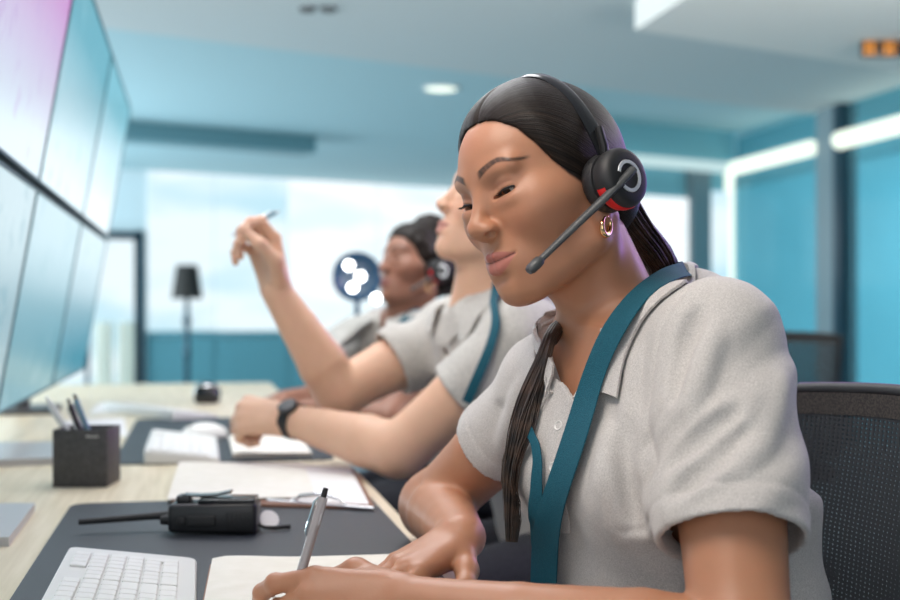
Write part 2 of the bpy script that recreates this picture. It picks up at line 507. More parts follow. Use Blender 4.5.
# ------------------------------------------------------------------ shared materials
M = {}
M['skin_a'] = skin_mat('brown skin'); M['skin_b'] = skin_mat('light skin', .5); M['skin_c'] = skin_mat('deep brown skin', .45)
M['eye_white'] = mat('eye white', (.75, .70, .66), .15)
M['iris'] = mat('dark iris', (.045, .022, .012), .1)
M['black_soft'] = mat('soft black', (.008, .006, .006), .5)
def hair_mat(name, c1, c2, rough=.40):
    m = mat(name, c1, rough, spec=.2); n, l, b = nodes(m)
    a = n.new('ShaderNodeAttribute'); a.attribute_name = 'strand'
    t = n.new('ShaderNodeTexNoise'); t.inputs['Scale'].default_value = 1; t.inputs['Detail'].default_value = 5; t.inputs['Roughness'].default_value = .65
    l.new(a.outputs['Vector'], t.inputs['Vector'])
    r = n.new('ShaderNodeValToRGB'); r.color_ramp.elements[0].position = .38; r.color_ramp.elements[1].position = .7
    r.color_ramp.elements[0].color = (*c1, 1); r.color_ramp.elements[1].color = (*c2, 1)
    l.new(t.outputs['Fac'], r.inputs['Fac']); l.new(r.outputs[0], b.inputs['Base Color'])
    bp = n.new('ShaderNodeBump'); bp.inputs['Strength'].default_value = .55; bp.inputs['Distance'].default_value = .0015
    l.new(t.outputs['Fac'], bp.inputs['Height']); l.new(bp.outputs[0], b.inputs['Normal'])
    return m
M['hair'] = hair_mat('black brown hair', (.006, .0045, .004), (.032, .021, .015))
M['hair_tail'] = add_noise(mat('dark brown hair ends', (.03, .018, .012), .38), (.014, .009, .007), (.075, .042, .026), 60, 3, .35, .7)
def knit(name, c1, c2, sc=900):
    m = add_noise(mat(name, c1, .85, spec=.2, sheen=.25), c1, c2, sc, 5, .33, .67, bump=.35, bscale=1500)
    return m
M['shirt'] = knit('heather grey knit', (.42, .394, .376), (.65, .618, .592), 900)
M['shirt_b'] = knit('grey knit', (.42, .41, .385), (.60, .58, .54), 300)
M['button'] = mat('pearl button', (.75, .73, .70), .25)
M['lanyard'] = add_noise(mat('teal woven ribbon', (.008, .09, .135), .7, spec=.25), (.006, .070, .105), (.012, .105, .150), 900, 2, bump=.4)
M['trousers'] = add_noise(mat('dark trousers', (.02, .022, .03), .85), (.016, .018, .025), (.03, .032, .042), 200)
M['rubber'] = mat('matt black rubber', (.012, .012, .013), .55)
M['black'] = mat('black plastic', (.012, .013, .015), .35)
M['black_gloss'] = mat('glossy black plastic', (.010, .011, .013), .16)
M['leatherette'] = add_noise(mat('black leatherette', (.012, .012, .013), .42), (.010, .010, .011), (.02, .02, .021), 120, bump=.3, bscale=500)
M['steel'] = mat('brushed steel', (.62, .63, .64), .28, 1)
M['chrome'] = mat('chrome', (.75, .76, .78), .12, 1)
M['satin'] = mat('satin silver', (.74, .76, .78), .32, .35)
M['gold'] = mat('polished gold', (.95, .62, .32), .16, 1)
M['red'] = mat('red plastic', (.72, .012, .015), .35)
M['graphite'] = mat('graphite plastic', (.055, .058, .06), .42)

# ------------------------------------------------------------------ the woman in front
line_w = [(0, .102), (12, .102), (25, .096), (38, .083), (48, .063), (57, .040), (66, .022), (78, .006), (90, .003), (100, -.018), (125, -.042), (180, -.055)]
H = Frame((.1060, 1.300, 1.1455), 36.5, 13.0, 10.0, .962)
woman = empty('person', (.24, 1.27, .0), 0, 'woman in grey polo shirt writing with her left hand, wearing a black headset', 'person')

LAT = V3(.50, -.866, 0); LAT /= np.linalg.norm(LAT)      # towards her left
FWD = V3(-LAT[1]*-1, -LAT[0], 0); FWD = V3(LAT[1], -LAT[0], 0)
sh_n = V3(.252, 1.175, 1.000); sh_f = V3(.117, 1.420, .948)
el_n = V3(.240, 1.025, .758); wr_n = V3(-.036, 1.130, .772)
el_f = V3(-.020, 1.600, .787); wr_f = V3(.0135, 1.385, .786)
nb = V3(.180, 1.325, 1.020)                                # root of the neck
torso = [(.56, .245, 1.275, .175, .125), (.66, .243, 1.275, .160, .118), (.76, .236, 1.275, .148, .112), (.86, .222, 1.277, .152, .118),
         (.92, .208, 1.283, .152, .108), (.98, .192, 1.292, .140, .088), (1.02, .180, 1.302, .10, .068)]

gx = axisgrid(-.235, .345, .003, (-.02, .235, .0013), (-.235, -.02, .0017)); gy = axisgrid(1.0-.04, 1.68, .003, (1.165, 1.41, .0013))
gz = axisgrid(.715, 1.285, .003, (1.045, 1.285, .0013), (.735, .83, .0016))
fd = Field(gx, gy, gz)
build_head(fd, H)
# neck
na = H.w(0, -.026, -.030)
fd.cone(na, nb, .046, .051, .018)
fd.cone(H.w(0, .012, -.048), nb+FWD*.004+V3(0, 0, -.01), .031, .034, .014)
for m, s in ((1, sh_n), (-1, sh_f)):                      # sternomastoid
    fd.cone(H.w(m*.056, -.022, -.030), nb+FWD*.030+LAT*m*.012+V3(0, 0, -.022), .010, .008, .016)
fd.loft([(a, b, c, d-.016, e-.016) for a, b, c, d, e in torso if a > .7], LAT, FWD, .03)
for s in (sh_n, sh_f):
    fd.cone(nb+V3(0, 0, -.012), s+V3(0, 0, -.006), .044, .046, .03)
# arms
def arm(sh, el, wr, r, k=.02):
    fd.cone(sh, sh*.45+el*.55, r[0], r[1], k)
    m = el*.72+wr*.28; m2 = el*.35+wr*.65
    fd.chain([sh*.45+el*.55, el, m, m2, wr], r[1:], .004)
    fd.ell(el, V3(1, 1, 1)*(r[2]-.004), None, .03)
arm(sh_n, el_n, wr_n, (.050, .0475, .040, .041, .0325, .0255))
arm(sh_f, el_f, wr_f, (.047, .044, .040, .042, .033, .0265))
# near hand holds the pen: fingers folded, thumb on top against the index finger
tn = hand(fd, wr_n, V3(-.99, .02, -.01), V3(.03, -.80, .60), -1,
     [(18, 34, 22), (44, 66, 36), (60, 75, 45), (62, 75, 45)],
     [(.022, .022, -.008), (.054, .043, -.022), (.086, .040, -.040), (.112, .030, -.050)], .98)
tf = hand(fd, wr_f, V3(-.72, -.62, -.26), V3(-.02, -.10, 1), 1,
     [(10, 18, 10), (10, 18, 10), (12, 20, 12), (14, 22, 14)],
     [(.018, .020, -.008), (.040, .048, -.014), (.062, .068, -.018), (.082, .080, -.020)], .95, spread=.10)
P, Q = fd.mesh(2, .4)
limb = (P[:, 2] < 1.0) & (np.linalg.norm(P-wr_n, axis=1) > .03) & (P[:, 0] > wr_n[0]) & ~((np.linalg.norm(P-wr_f, axis=1) < .13) & (P[:, 2] < wr_f[2]+.02) & (P[:, 1] < wr_f[1]+.01))
for it_ in range(36):
    if it_ == 14: limb &= P[:, 1] > 1.44
    S = np.zeros_like(P); n_ = np.zeros(len(P))
    for i in range(4): np.add.at(S, Q[:, i], P[Q[:, (i+1) % 4]]+P[Q[:, (i+3) % 4]]); np.add.at(n_, Q[:, i], 2)
    P = np.where(limb[:, None], .4*P+.6*S/np.maximum(n_, 1)[:, None], P)
skin = (.46, .215, .122)
tone = face_tone(P, H, skin, (.47, .165, .128), (.030, .018, .013), (.30, .135, .085), line_w)
body = mesh_obj('body', P, Q, M['skin_a'], woman, tone)
del fd
eye_parts(H, woman); lashes(H, woman)

# hair, combed back to a low tail
def hair_cap(name, H, material, parent, line, lift=.011, step=.0018, tail=(0, -.088, -.030), grow=None, bun=None):
    g = [np.arange(-.095, .0951, step), np.arange(-.13, .115, step), np.arange(-.085, .15, step)]
    if bun: g = [np.arange(-.11, .111, step*1.4), np.arange(-.19, .115, step*1.4), np.arange(-.085, .22, step*1.4)]
    f = Field(*g)
    f.ell((0, -.004, .046), (.071, .091, .085), None, .01)
    f.ell((0, .026, .055), (.060, .0655, .055), None, .02)
    f.ell((0, -.066, -.012), (.045, .026, .036), None, .03)
    f.ell((0, .030, -.004), (.056, .058, .066), None, .03)
    X, Y, Z = f.x[:, None, None], f.y[None, :, None], f.z[None, None, :]
    az = np.degrees(np.arctan2(np.abs(X), Y+.004))
    th = np.interp(az.ravel(), [q[0] for q in line], [q[1] for q in line]).reshape(az.shape)
    t_ = np.clip((Z-th)/.045, 0, 1); t_ = t_*(2-t_); side = np.clip((az-60)/40, 0, 1)
    part = np.exp(-((X-.004)/.0022)**2)*(Z > .085)*(Y > .01)
    f.F -= ((.0016+lift*t_*(1-.35*side))-.0022*part).astype(np.float32)
    cut = ((th-Z)*.8+vnoise(az*.6, X*60, Z*0)*.0009).astype(np.float32)
    f.F = np.maximum(f.F, cut)
    if bun: bun(f)
    P, Q = f.mesh(2, .4)
    t = V3(*tail); d = P-t
    ax = V3(0, .80, .60); u = V3(1, 0, 0); v = np.cross(ax, u)
    ang = np.arctan2(d@u, d@v); al = np.linalg.norm(d, axis=1)
    o = mesh_obj(name, H.ws(P), Q, material, parent)
    S = np.stack([np.sin(ang)*55, np.cos(ang)*55, al*6], 1)
    a = o.data.attributes.new('strand', 'FLOAT_VECTOR', 'POINT'); a.data.foreach_set('vector', S.astype(np.float32).ravel())
    return o
hair = hair_cap('hair', H, M['hair'], woman, line_w)

def tail_strands(name, path, rad, n, parent, m, fld=None, off=.004, rs=.0011, seed=3, push_from=0):
    """a tail of hair as many fine tapering locks in one mesh"""
    rnd = random.Random(seed); mb = MB(); path = np.array(path, float); k = len(path)
    tt = np.linspace(0, 1, 36); ti = np.linspace(0, 1, k)
    def spl(q):       # smooth the polyline
        c = np.stack([np.interp(np.linspace(0, 1, 60), ti, q[:, i]) for i in range(3)], 1)
        for _ in range(6): c[1:-1] = .25*c[:-2]+.5*c[1:-1]+.25*c[2:]
        return np.stack([np.interp(tt, np.linspace(0, 1, 60), c[:, i]) for i in range(3)], 1)
    c = spl(path); r = np.interp(tt, np.linspace(0, 1, len(rad)), rad)
    T = np.gradient(c, axis=0); T /= np.linalg.norm(T, axis=1, keepdims=True)
    N = np.cross(T, V3(.3, 1, .1)); N /= np.linalg.norm(N, axis=1, keepdims=True); B = np.cross(T, N)
    for i in range(n):
        a = rnd.random()*2*PI; q = math.sqrt(rnd.random()); end = 36 if rnd.random() < .5 else int(36*(.72+.28*rnd.random()))
        tw = (rnd.random()-.5)*1.5; ph = rnd.random()*6
        A = a+tw*tt+.25*np.sin(tt*7+ph)
        P = c+(N*np.cos(A)[:, None]+B*np.sin(A)[:, None])*(q*r*(1+.12*np.sin(tt*9+ph)))[:, None]
        if fld is not None: P[push_from:] = fld.push(P[push_from:], off+.006*rnd.random(), 4)
        P = P[:end]; w = np.linspace(0, 1, len(P))
        mb.tube(P, list(rs*(1.25-1.05*w**3)*(.7+.6*rnd.random())), 5, cap=False)
    return mb.build(name, m, parent, angle=180)

def ray(fld, px, py, off=0.0, d0=.95, d1=1.62):
    d = np.arange(d0, d1, .002); P = np.stack([(px-450)*d/FPX, d, CAMZ-(py-308)*d/FPX], 1)
    v = fld.sample(P); k = np.argmax(v < off)
    return P[k] if v[k] < off else None
def rayd(fld, q, off=0.0, d0=.95):
    out = []
    for t in q:
        p = ray(fld, t[0], t[1], off, d0) if len(t) == 2 else at(*t); out.append(at(*t[:2], 1.3) if p is None else p)
    return out
def resample(P, n, it=3):
    P = np.array(P, float); d = np.r_[0, np.cumsum(np.linalg.norm(np.diff(P, axis=0), axis=1))]; t = np.linspace(0, d[-1], n)
    c = np.stack([np.interp(t, d, P[:, i]) for i in range(3)], 1)
    for _ in range(it): c[1:-1] = .25*c[:-2]+.5*c[1:-1]+.25*c[2:]
    return c

# polo shirt
sf = Field(np.arange(-.03, .42, .0027), np.arange(1.0, 1.64, .0027), np.arange(.52, 1.13, .0027))
sf.loft(torso, LAT, FWD, .03)
for m in (-1, 1): sf.ell(V3(.222, 1.277, .875)+FWD*.075+LAT*m*.062, (.062, .062, .062), None, .04)
for s_ in (sh_n, sh_f): sf.cone(nb+V3(0, 0, -.018)-FWD*.012, s_, .052, .060, .035)
sf.ell(at(688, 325, 1.385), (.065, .065, .06), None, .05)
trunk = sf.F.copy(); slv = []
for s_, e_, r0, r1 in ((sh_n, el_n, .0615, .0630), (sh_f, el_f, .053, .052)):
    q = Field(sf.x, sf.y, sf.z); q.cone(s_, s_*.12+e_*.88, r0, r1+.004, 0); slv.append(q.F.copy())
    w_ = sf.win((-9, -9, -9), (9, 9, 9)); sf.put(w_, q.F[w_], .018, 'add')
X, Y, Z = sf.x[:, None, None], sf.y[None, :, None], sf.z[None, None, :]
# soft folds
sl = 1/(1+np.exp(-(((X-sh_n[0])*LAT[0]+(Y-sh_n[1])*LAT[1])+.02)/.008))
u1 = X*.72+Z*.69; u2 = -X*.69+Z*.72
f1 = vnoise(u1*9+1.3, u2*30+Y*10, Y*9); f2 = vnoise(X*30+Y*30+Z*4, Z*7, Y*10+4); f3 = vnoise(X*20, Y*20, Z*20)
sf.F += (-(sl*(.0075*np.clip(f1, -.2, 1)+.0012*f3)+(1-sl)*(.0036*f2+.0014*f3))).astype(np.float32)
s1 = (X-sh_n[0])*LAT[0]+(Y-sh_n[1])*LAT[1]+.012        # armhole seam, near side
for pts, r_, md in (([(654, 482), (690, 446), (728, 398)], .0065, 'add'), ([(660, 437), (690, 402), (706, 372)], .006, 'add'), ([(668, 512), (715, 474), (765, 448)], .007, 'add'),
                    ([(662, 468), (700, 436), (735, 412)], .005, 'sub'), ([(672, 498), (710, 462), (750, 432)], .005, 'sub'), ([(700, 312), (684, 350), (676, 396)], .006, 'sub'),
                    ([(716, 330), (700, 372), (690, 420)], .006, 'add'), ([(640, 345), (630, 400), (634, 470)], .007, 'add'), ([(628, 420), (622, 470), (640, 530)], .006, 'sub'),
                    ([(606, 430), (604, 480), (618, 540)], .007, 'add'), ([(745, 470), (770, 430), (785, 380)], .007, 'add'), ([(500, 408), (520, 430), (528, 450)], .006, 'sub'), ([(520, 385), (512, 420), (500, 450)], .007, 'add')):
    P_ = rayd(sf, pts); P_ = resample([p for p in P_], 9, 1); g_ = sf.grad(P_); P_ = P_+g_*(r_-.0045 if md == 'sub' else .0022-r_)
    rr_ = r_*np.sin(np.linspace(.35, PI-.35, 9))
    sf.chain(P_, rr_, .014, md)
for pts in ([(694, 284), (677, 300), (663, 325), (655, 360), (650, 400), (651, 440), (654, 478)],):
    P_ = sf.push(resample(rayd(sf, pts), 30, 2), .0004, 5, both=True); sf.chain(P_, [.0022]*30, .0035, 'sub')
hems = []
for s_, e_, t_ in ((sh_n, el_n, .665), (sh_f, el_f, .44)):
    a_ = (e_-s_)/np.linalg.norm(e_-s_); hp = s_+(e_-s_)*t_; hems.append((hp, a_))
    q = (X-hp[0])*a_[0]+(Y-hp[1])*a_[1]+(Z-hp[2])*a_[2]
    near = ((X-hp[0])**2+(Y-hp[1])**2+(Z-hp[2])**2) < .11**2
    sf.F += (near*(.0016*np.exp(-((q+.026)/.0026)**2)-.0012*(q > -.026))).astype(np.float32)
solid = sf.F.copy()
sf.F = np.maximum(sf.F, -(sf.F+.0062))
for (hp, a_), sd in zip(hems, slv):
    h_ = -((X-hp[0])*a_[0]+(Y-hp[1])*a_[1]+(Z-hp[2])*a_[2])
    sf.F = np.maximum(sf.F, -np.maximum(np.maximum(h_, sd-.022), .008-trunk))
sf.half(V3(0, 0, .56), V3(0, 0, -1), V3(.243, 1.27, .50), .3)
sf.cone(nb+V3(.0, .0, -.035)+FWD*.004, nb+V3(0, 0, .10), .060, .068, .006, 'sub')
sf.cone(nb-FWD*.026+V3(0, 0, .020), nb-FWD*.045+V3(0, 0, .09), .048, .055, .006, 'sub')
vtip = at(569, 405, 1.215)
sf.chain([nb+FWD*.035+V3(0, 0, .045), nb+FWD*.050+V3(0, 0, .0), at(577, 362, 1.235), vtip], [.062, .060, .027, .008], .006, 'sub')
P, Q = sf.mesh(2, .45)
shirt = mesh_obj('polo_shirt', P, Q, M['shirt'], woman)
sf.F = solid

def rows_between(A, B, n, bulge=0.0, up=V3(0, 0, 1)):
    A = np.array(A); B = np.array(B); out = []
    for i in range(n):
        t = i/(n-1); out.append(A*(1-t)+B*t+up*bulge*math.sin(PI*t))
    return out
# collar: the fold line round the neck and the outer edge lying on the shirt
fold = [at(*q) for q in ((572, 398, 1.215), (600, 352, 1.218), (627, 315, 1.222), (651, 298, 1.232), (680, 283, 1.29), (690, 285, 1.37), (666, 290, 1.43), (622, 296, 1.44), (588, 325, 1.40), (572, 352, 1.34), (566, 396, 1.265))]
outr = rayd(sf, [(621, 399), (632, 350), (645, 322), (668, 298), (689, 286), (694, 300, 1.40), (665, 302, 1.46), (612, 322, 1.46), (578, 342, 1.40), (562, 366), (553, 388), (544, 411)])
fold = resample(fold, 60); outr = resample(outr, 60, 1); coff = np.full(60, .0045); outr = sf.push(outr, coff, 8, both=True)
R = rows_between(fold, outr, 8, .006)
R = [R[0]]+[sf.push(r, coff, 5) for r in R[1:]]
mb = MB(); mb.ribbon(R, .0028)
ins = fold*.93+np.array([nb[0], nb[1], 0])*.07; ins[:, 2] = fold[:, 2]-.030
mb.build('collar', M['shirt'], woman)
# placket with buttons
pl = resample(rayd(sf, [(566, 404), (561, 430), (559, 460), (560, 500), (562, 530)]), 24)
wv = LAT*.015
cols = [sf.push(pl+wv*t, .0022 if abs(t) < .9 else .0006, 8, both=True) for t in (-1, -.97, -.5, 0, .5, .97, 1)]
pk = MB().ribbon(cols, .0016).build('placket', M['shirt'], woman)
gr = sf.grad(pl)
for i in (4, 11, 18):
    p = sf.push([pl[i]], .0032, 8, both=True)[0]
    MB().lathe([(0, .0002), (.0030, .0002), (.0034, .0009), (.0046, .0014), (.0052, .0008), (.0052, -.001)], p, gr[i], 24).build('button', M['button'], pk)

# lanyard, one ribbon round the neck with both ends meeting in front
LA = [(606, 300, 1.44), (640, 280, 1.45), (672, 263, 1.42), (688, 259, 1.375), (660, 267, 1.29), (628, 290, 1.235), (611, 313, 1.220), (597, 336, 1.218), (587, 361, 1.205), (578, 384), (566, 435), (552, 477), (537, 512), (532, 550), (531, 600)]
LB = [(612, 312, 1.44), (650, 296, 1.46), (684, 280, 1.43), (694, 273, 1.345), (676, 277, 1.235), (650, 293, 1.195), (635, 314, 1.185), (620, 337), (610, 361), (601, 384), (590, 436), (577, 477), (564, 512), (558, 550), (557, 600)]
A = resample(rayd(sf, LA, .009), 80, 2); B = resample(rayd(sf, LB, .009), 80, 2)
wt = np.clip((np.arange(80)-24)/8, 0, 1)[:, None]
R = [r*(1-wt)+wt*sf.push(r, .0095, 5) for r in rows_between(A, B, 5)]
fwin = np.clip((np.arange(80)-12)/6, 0, 1)*np.clip((50-np.arange(80))/10, 0, 1)
for r in R:
    r += -(r/np.linalg.norm(r, axis=1, keepdims=True))*(.012*fwin)[:, None]*np.array([1, 1, .3])
    for _ in range(14): r[1:-1] = .25*r[:-2]+.5*r[1:-1]+.25*r[2:]
lan = MB().ribbon(R, .0012).build('lanyard', M['lanyard'], None)
tag(lan, "teal ribbon lanyard round the writing woman's neck, over her grey polo", 'lanyard')
LA = [(522, 420), (533, 446), (535, 462), (532, 490), (530, 512), (532, 545)]
LB = [(529, 417), (541, 444), (544, 464), (544, 490), (542, 520), (545, 548)]
A = resample(rayd(sf, LA, .006), 50, 2); B = resample(rayd(sf, LB, .006), 50, 2)
R = [sf.push(r, .0065, 5) for r in rows_between(A, B, 4)]
MB().ribbon(R, .0012).build('strap', M['lanyard'], lan)

# tail of hair over the far shoulder
tp = [H.w(0, -.097, -.020), H.w(0, -.110, -.050), at(668, 268, 1.395), at(655, 288, 1.45), at(618, 300, 1.48), at(590, 310, 1.47)]+rayd(sf, [(553, 327), (548, 350), (540, 374), (530, 404), (523, 436)], .006)+[at(514, 480, 1.268), at(511, 542, 1.255)]
tail_strands('ponytail', tp, [.020, .017, .016, .014, .010, .007, .007, .009, .012, .015, .014, .006], 330, woman, M['hair_tail'], sf, .004, push_from=20)

# headset
def make_headset(H, label, b1):
    hs = empty('headset', H.w(0, 0, .14), 0, label, 'headset')
    ax = H.R@V3(1, -.10, -.02); ax /= np.linalg.norm(ax)
    cc = H.w(.086, -.008, .003)
    MB().lathe([(0, -.012), (.024, -.012), (.028, -.009), (.030, -.003), (.0285, .004), (.024, .006), (0, .006)], cc-ax*.001, ax, 40).build('ear_cushion', M['leatherette'], hs)
    cup = MB().lathe([(0, .004), (.0265, .004), (.0265, .007), (.0295, .009), (.0305, .015), (.0300, .021), (.0275, .0255), (.0235, .0275), (.0170, .0275), (.0165, .0268), (0, .0268)], cc, ax, 48).build('ear_cup', M['rubber'], hs)
    ref = H.R@V3(0, 1, 0); u_ = ref-ax*(ref@ax); u_ /= np.linalg.norm(u_); v_ = H.R@V3(0, 0, 1); v_ = v_-ax*(v_@ax)-u_*(v_@u_); v_ /= np.linalg.norm(v_)
    pol = lambda r, a, h: cc+ax*h+r*(math.cos(a)*u_+math.sin(a)*v_)
    mb = MB(); ts = np.linspace(math.radians(25), math.radians(325), 40)
    mb.ribbon([[pol(.0125, a, .0272) for a in ts], [pol(.0128, a, .0284) for a in ts], [pol(.0160, a, .0284) for a in ts], [pol(.0164, a, .0272) for a in ts]])
    mb.build('ring', M['satin'], cup)
    mb = MB(); ts = np.linspace(math.radians(-150), math.radians(-10), 30)
    mb.ribbon([[pol(.0270, a, .0065) for a in ts], [pol(.0303, a, .0085) for a in ts], [pol(.0312, a, .0120) for a in ts], [pol(.0312, a, .0165) for a in ts], [pol(.0301, a, .019) for a in ts]])
    mb.build('red_rim', M['red'], cup)
    # boom: a flat arm swinging from the cup to the mouth
    b0 = pol(.003, 1.2, .0305)
    bp_ = resample([pol(.006, 2.2, .0305), b0, b0*.75+b1*.25+ax*.002, b0*.45+b1*.55, b0*.16+b1*.84, b0*.08+b1*.92], 24, 2)
    mb = MB(); mb.tube(bp_, [.0056]*3+[.0054]*6+list(np.linspace(.0053, .0042, 15)), 12, flat=.7); mb.build('boom', M['graphite'], hs)
    mb = MB(); d_ = b1-b0; d_ /= np.linalg.norm(d_)
    mb.tube([b0*.10+b1*.90, b0*.085+b1*.915, b0*.05+b1*.95, b1, b1+d_*.0035], [.0044, .0066, .0072, .0068, .0046], 14, flat=.75)
    mic = mb.build('microphone', M['graphite'], hs)
    MB().lathe([(.0010, .0), (.0024, .0004), (.0024, -.002)], b1-d_*.006+ax*.0040, ax, 16).build('mesh_port', M['black'], mic)
    # headband over the crown
    fr = V3(0, .0, 1); hc = V3(0, -.012, .006)
    arc = [hc+V3(math.cos(t)*.0885, 0, 0)+fr*math.sin(t)*.1345 for t in np.linspace(.12, PI-.12, 48)]
    Wd = H.R@V3(0, 1, 0)
    rowf = lambda o_, w_: [H.w(*(hc+(p-hc)*(1+o_)))+Wd*w_ for p in arc]
    mb = MB(); mb.ribbon([rowf(.0, -.0085), rowf(.022, -.0085), rowf(.034, -.005), rowf(.034, .005), rowf(.022, .0085), rowf(.0, .0085), rowf(.0, -.0085)])
    mb.build('headband', M['black_gloss'], hs)
    for m in (1, -1):
        c2 = H.w(m*.088, -.006, .012); a2 = ax if m == 1 else H.R@V3(-1, -.1, -.02)
        mb = MB(); mb.tube([H.w(m*.088, -.009, .022), H.w(m*.092, -.010, .040), H.w(m*.0905, -.012, .060)], [.0075, .0085, .0075], 14, flat=.55)
        mb.build('slider', M['rubber'], hs)
    mb = MB().lathe([(0, -.012), (.024, -.012), (.029, -.009), (.031, -.003), (.029, .004), (.027, .012), (.02, .016), (0, .016)], H.w(-.086, -.008, .003), H.R@V3(-1, 0, 0), 32)
    mb.build('ear_cushion', M['leatherette'], hs)
    return hs
make_headset(H, 'black headset with red edged ear cup and boom microphone worn by the writing woman', at(531, 269, 1.172))
# hoop earring
hcn = H.w(.0745, .0015, -.0385); hu = H.R@V3(.35, .94, 0); hu /= np.linalg.norm(hu); hv = V3(0, 0, 1)
mb = MB(); mb.tube([hcn+.0092*(math.cos(a)*hu+math.sin(a)*hv) for a in np.linspace(PI/2+.25, PI/2+2*PI-.25, 40)], [.0012]*3+list(.0012+.0022*np.sin(np.linspace(0, PI, 34))**.7)+[.0012]*3, 12)
tag(mb.build('hoop_earring', M['gold'], None), "gold hoop earring in the writing woman's ear below the headset cup", 'earring')

# ------------------------------------------------------------------ the two colleagues further along the desk
def colleague(par, H, skin, lip, skm, jn, torso, lat, fem, hands, sc, shade, hl, step=.0042, bun=None):
    """jn: sh_n el_n wr_n sh_f el_f wr_f nb; one body mesh, a polo shirt and hair"""
    sn, en, wn, sf_, ef, wf, nb = jn; lat = lat/np.linalg.norm(lat); fwd = V3(lat[1], -lat[0], 0)
    pts = np.array([sn, en, wn, sf_, ef, wf, nb, H.w(0, 0, .14), H.w(0, .12, -.1), H.w(0, -.1, .1)]); lo = pts.min(0)-.17; hi = pts.max(0)+.17; lo[2] = .70
    hr = np.array([H.w(a, b, c) for a in (-.09, .09) for b in (-.12, .13) for c in (-.11, .15)]); hlo = hr.min(0); hhi = hr.max(0); fs = .0024
    fd = Field(*[axisgrid(lo[i], hi[i], step, (hlo[i], hhi[i], fs)) for i in range(3)])
    build_head(fd, H, fem)
    k = 1.0 if fem else 1.16
    fd.cone(H.w(0, -.022, -.030), nb, .050*k, .058*k, .02)
    fd.cone(H.w(0, .012, -.048), nb+fwd*.03-V3(0, 0, .01), .036*k, .042*k, .02)
    fd.loft([(a, b, c, d-.02, e-.02) for a, b, c, d, e in torso if a > .7], lat, fwd, .03)
    for a_ in (sn, sf_): fd.cone(nb-V3(0, 0, .012), a_-V3(0, 0, .006), .044*k, .046*k, .03)
    for sh, el, wr in ((sn, en, wn), (sf_, ef, wf)):
        r = np.array((.050, .0475, .041, .043, .034, .0265))*sc; m0 = sh*.45+el*.55; m = el*.72+wr*.28; m2 = el*.35+wr*.65
        fd.cone(sh, m0, r[0], r[1], .02); fd.chain([m0, el, m, m2, wr], r[1:], .004)
        fd.ell(el, V3(1, 1, 1)*(r[2]-.004), None, .03)
    for h in hands: hand(fd, *h)
    P, Q = fd.mesh(2, .4)
    mesh_obj('body', P, Q, skm, par, face_tone(P, H, skin, lip, (.035, .022, .016), None, hl))
    f = Field(np.arange(lo[0], hi[0], .0045), np.arange(lo[1], hi[1], .0045), np.arange(.55, nb[2]+.09, .0045))
    f.loft(torso, lat, fwd, .03)
    if fem:
        for m in (-1, 1): f.ell(np.array([np.interp(.88, [q[0] for q in torso], [q[i] for q in torso]) for i in (1, 2)]+[.88])+fwd*.075+lat*m*.06, (.06, .06, .06), None, .04)
    for a_ in (sn, sf_): f.cone(nb-V3(0, 0, .018), a_, .054*k, .061*sc, .035)
    trunk = f.F.copy(); slv = []
    for sh, el in ((sn, en), (sf_, ef)):
        q = Field(f.x, f.y, f.z); q.cone(sh, sh*.15+el*.85, .060*sc, .064*sc, 0); slv.append(q.F.copy())
        f.put(f.win((-99,)*3, (99,)*3), q.F, .02, 'add')
    X, Y, Z = f.x[:, None, None], f.y[None, :, None], f.z[None, None, :]
    f.F -= (.006*vnoise(X*16+Z*9, Y*16, Z*13-X*9)+.003*vnoise(X*33, Y*33, Z*20)).astype(np.float32)
    solid = f.F.copy()
    f.F = np.maximum(f.F, -(f.F+.0095))
    for (sh, el), sd in zip(((sn, en), (sf_, ef)), slv):
        a_ = (el-sh)/np.linalg.norm(el-sh); hp = sh+(el-sh)*.52
        h_ = -((X-hp[0])*a_[0]+(Y-hp[1])*a_[1]+(Z-hp[2])*a_[2])
        f.F = np.maximum(f.F, -np.maximum(np.maximum(h_, sd-.025), .010-trunk))
    f.half(V3(0, 0, .585), V3(0, 0, -1), V3(torso[0][1], torso[0][2], .50), .4)
    f.cone(nb-V3(0, 0, .035), nb+V3(0, 0, .1), .060*k, .070*k, .006, 'sub')
    f.cone(nb+fwd*.04-V3(0, 0, .02), nb+fwd*.085-V3(0, 0, .085), .032, .008, .006, 'sub')
    P, Q = f.mesh(2, .45); mesh_obj('polo_shirt', P, Q, shade, par)
    f.F = solid
    fo = []; ou = []
    for a in np.linspace(math.radians(22), math.radians(338), 48):
        d = fwd*math.cos(a)+lat*math.sin(a); t = math.cos(a)
        fo.append(nb+d*(.070*k+.004*t)+V3(0, 0, .026-.030*t)+fwd*.02*max(t, 0)); ou.append(nb+d*(.118*k)+V3(0, 0, -.02-.055*max(t, 0))+fwd*.03*max(t, 0))
    ou = f.push(ou, .006, 8, both=True); R = rows_between(fo, ou, 6, .004); R = [R[0]]+[f.push(r, .006, 4) for r in R[1:]]
    MB().ribbon(R, .003).build('collar', shade, par)
    return f, fwd, lat
def strap_on(f, qa, qb, label, off=.012, d0=1.9):
    A = resample(rayd2(f, qa, off, d0), 40, 2); B = resample(rayd2(f, qb, off, d0), 40, 2)
    R = [f.push(r, off, 5) for r in rows_between(A, B, 4)]
    for r in R:
        for _ in range(20): r[1:-1] = .25*r[:-2]+.5*r[1:-1]+.25*r[2:]
    o = MB().ribbon(R, .0015).build('lanyard', M['lanyard'], None)
    return tag(o, label, 'lanyard')
def rayd2(fld, q, off, d0):
    out = []
    for t in q:
        p = ray(fld, t[0], t[1], off, d0, d0+1.6) if len(t) == 2 else at(*t)
        out.append(at(*t[:2], d0+.4) if p is None else p)
    return out
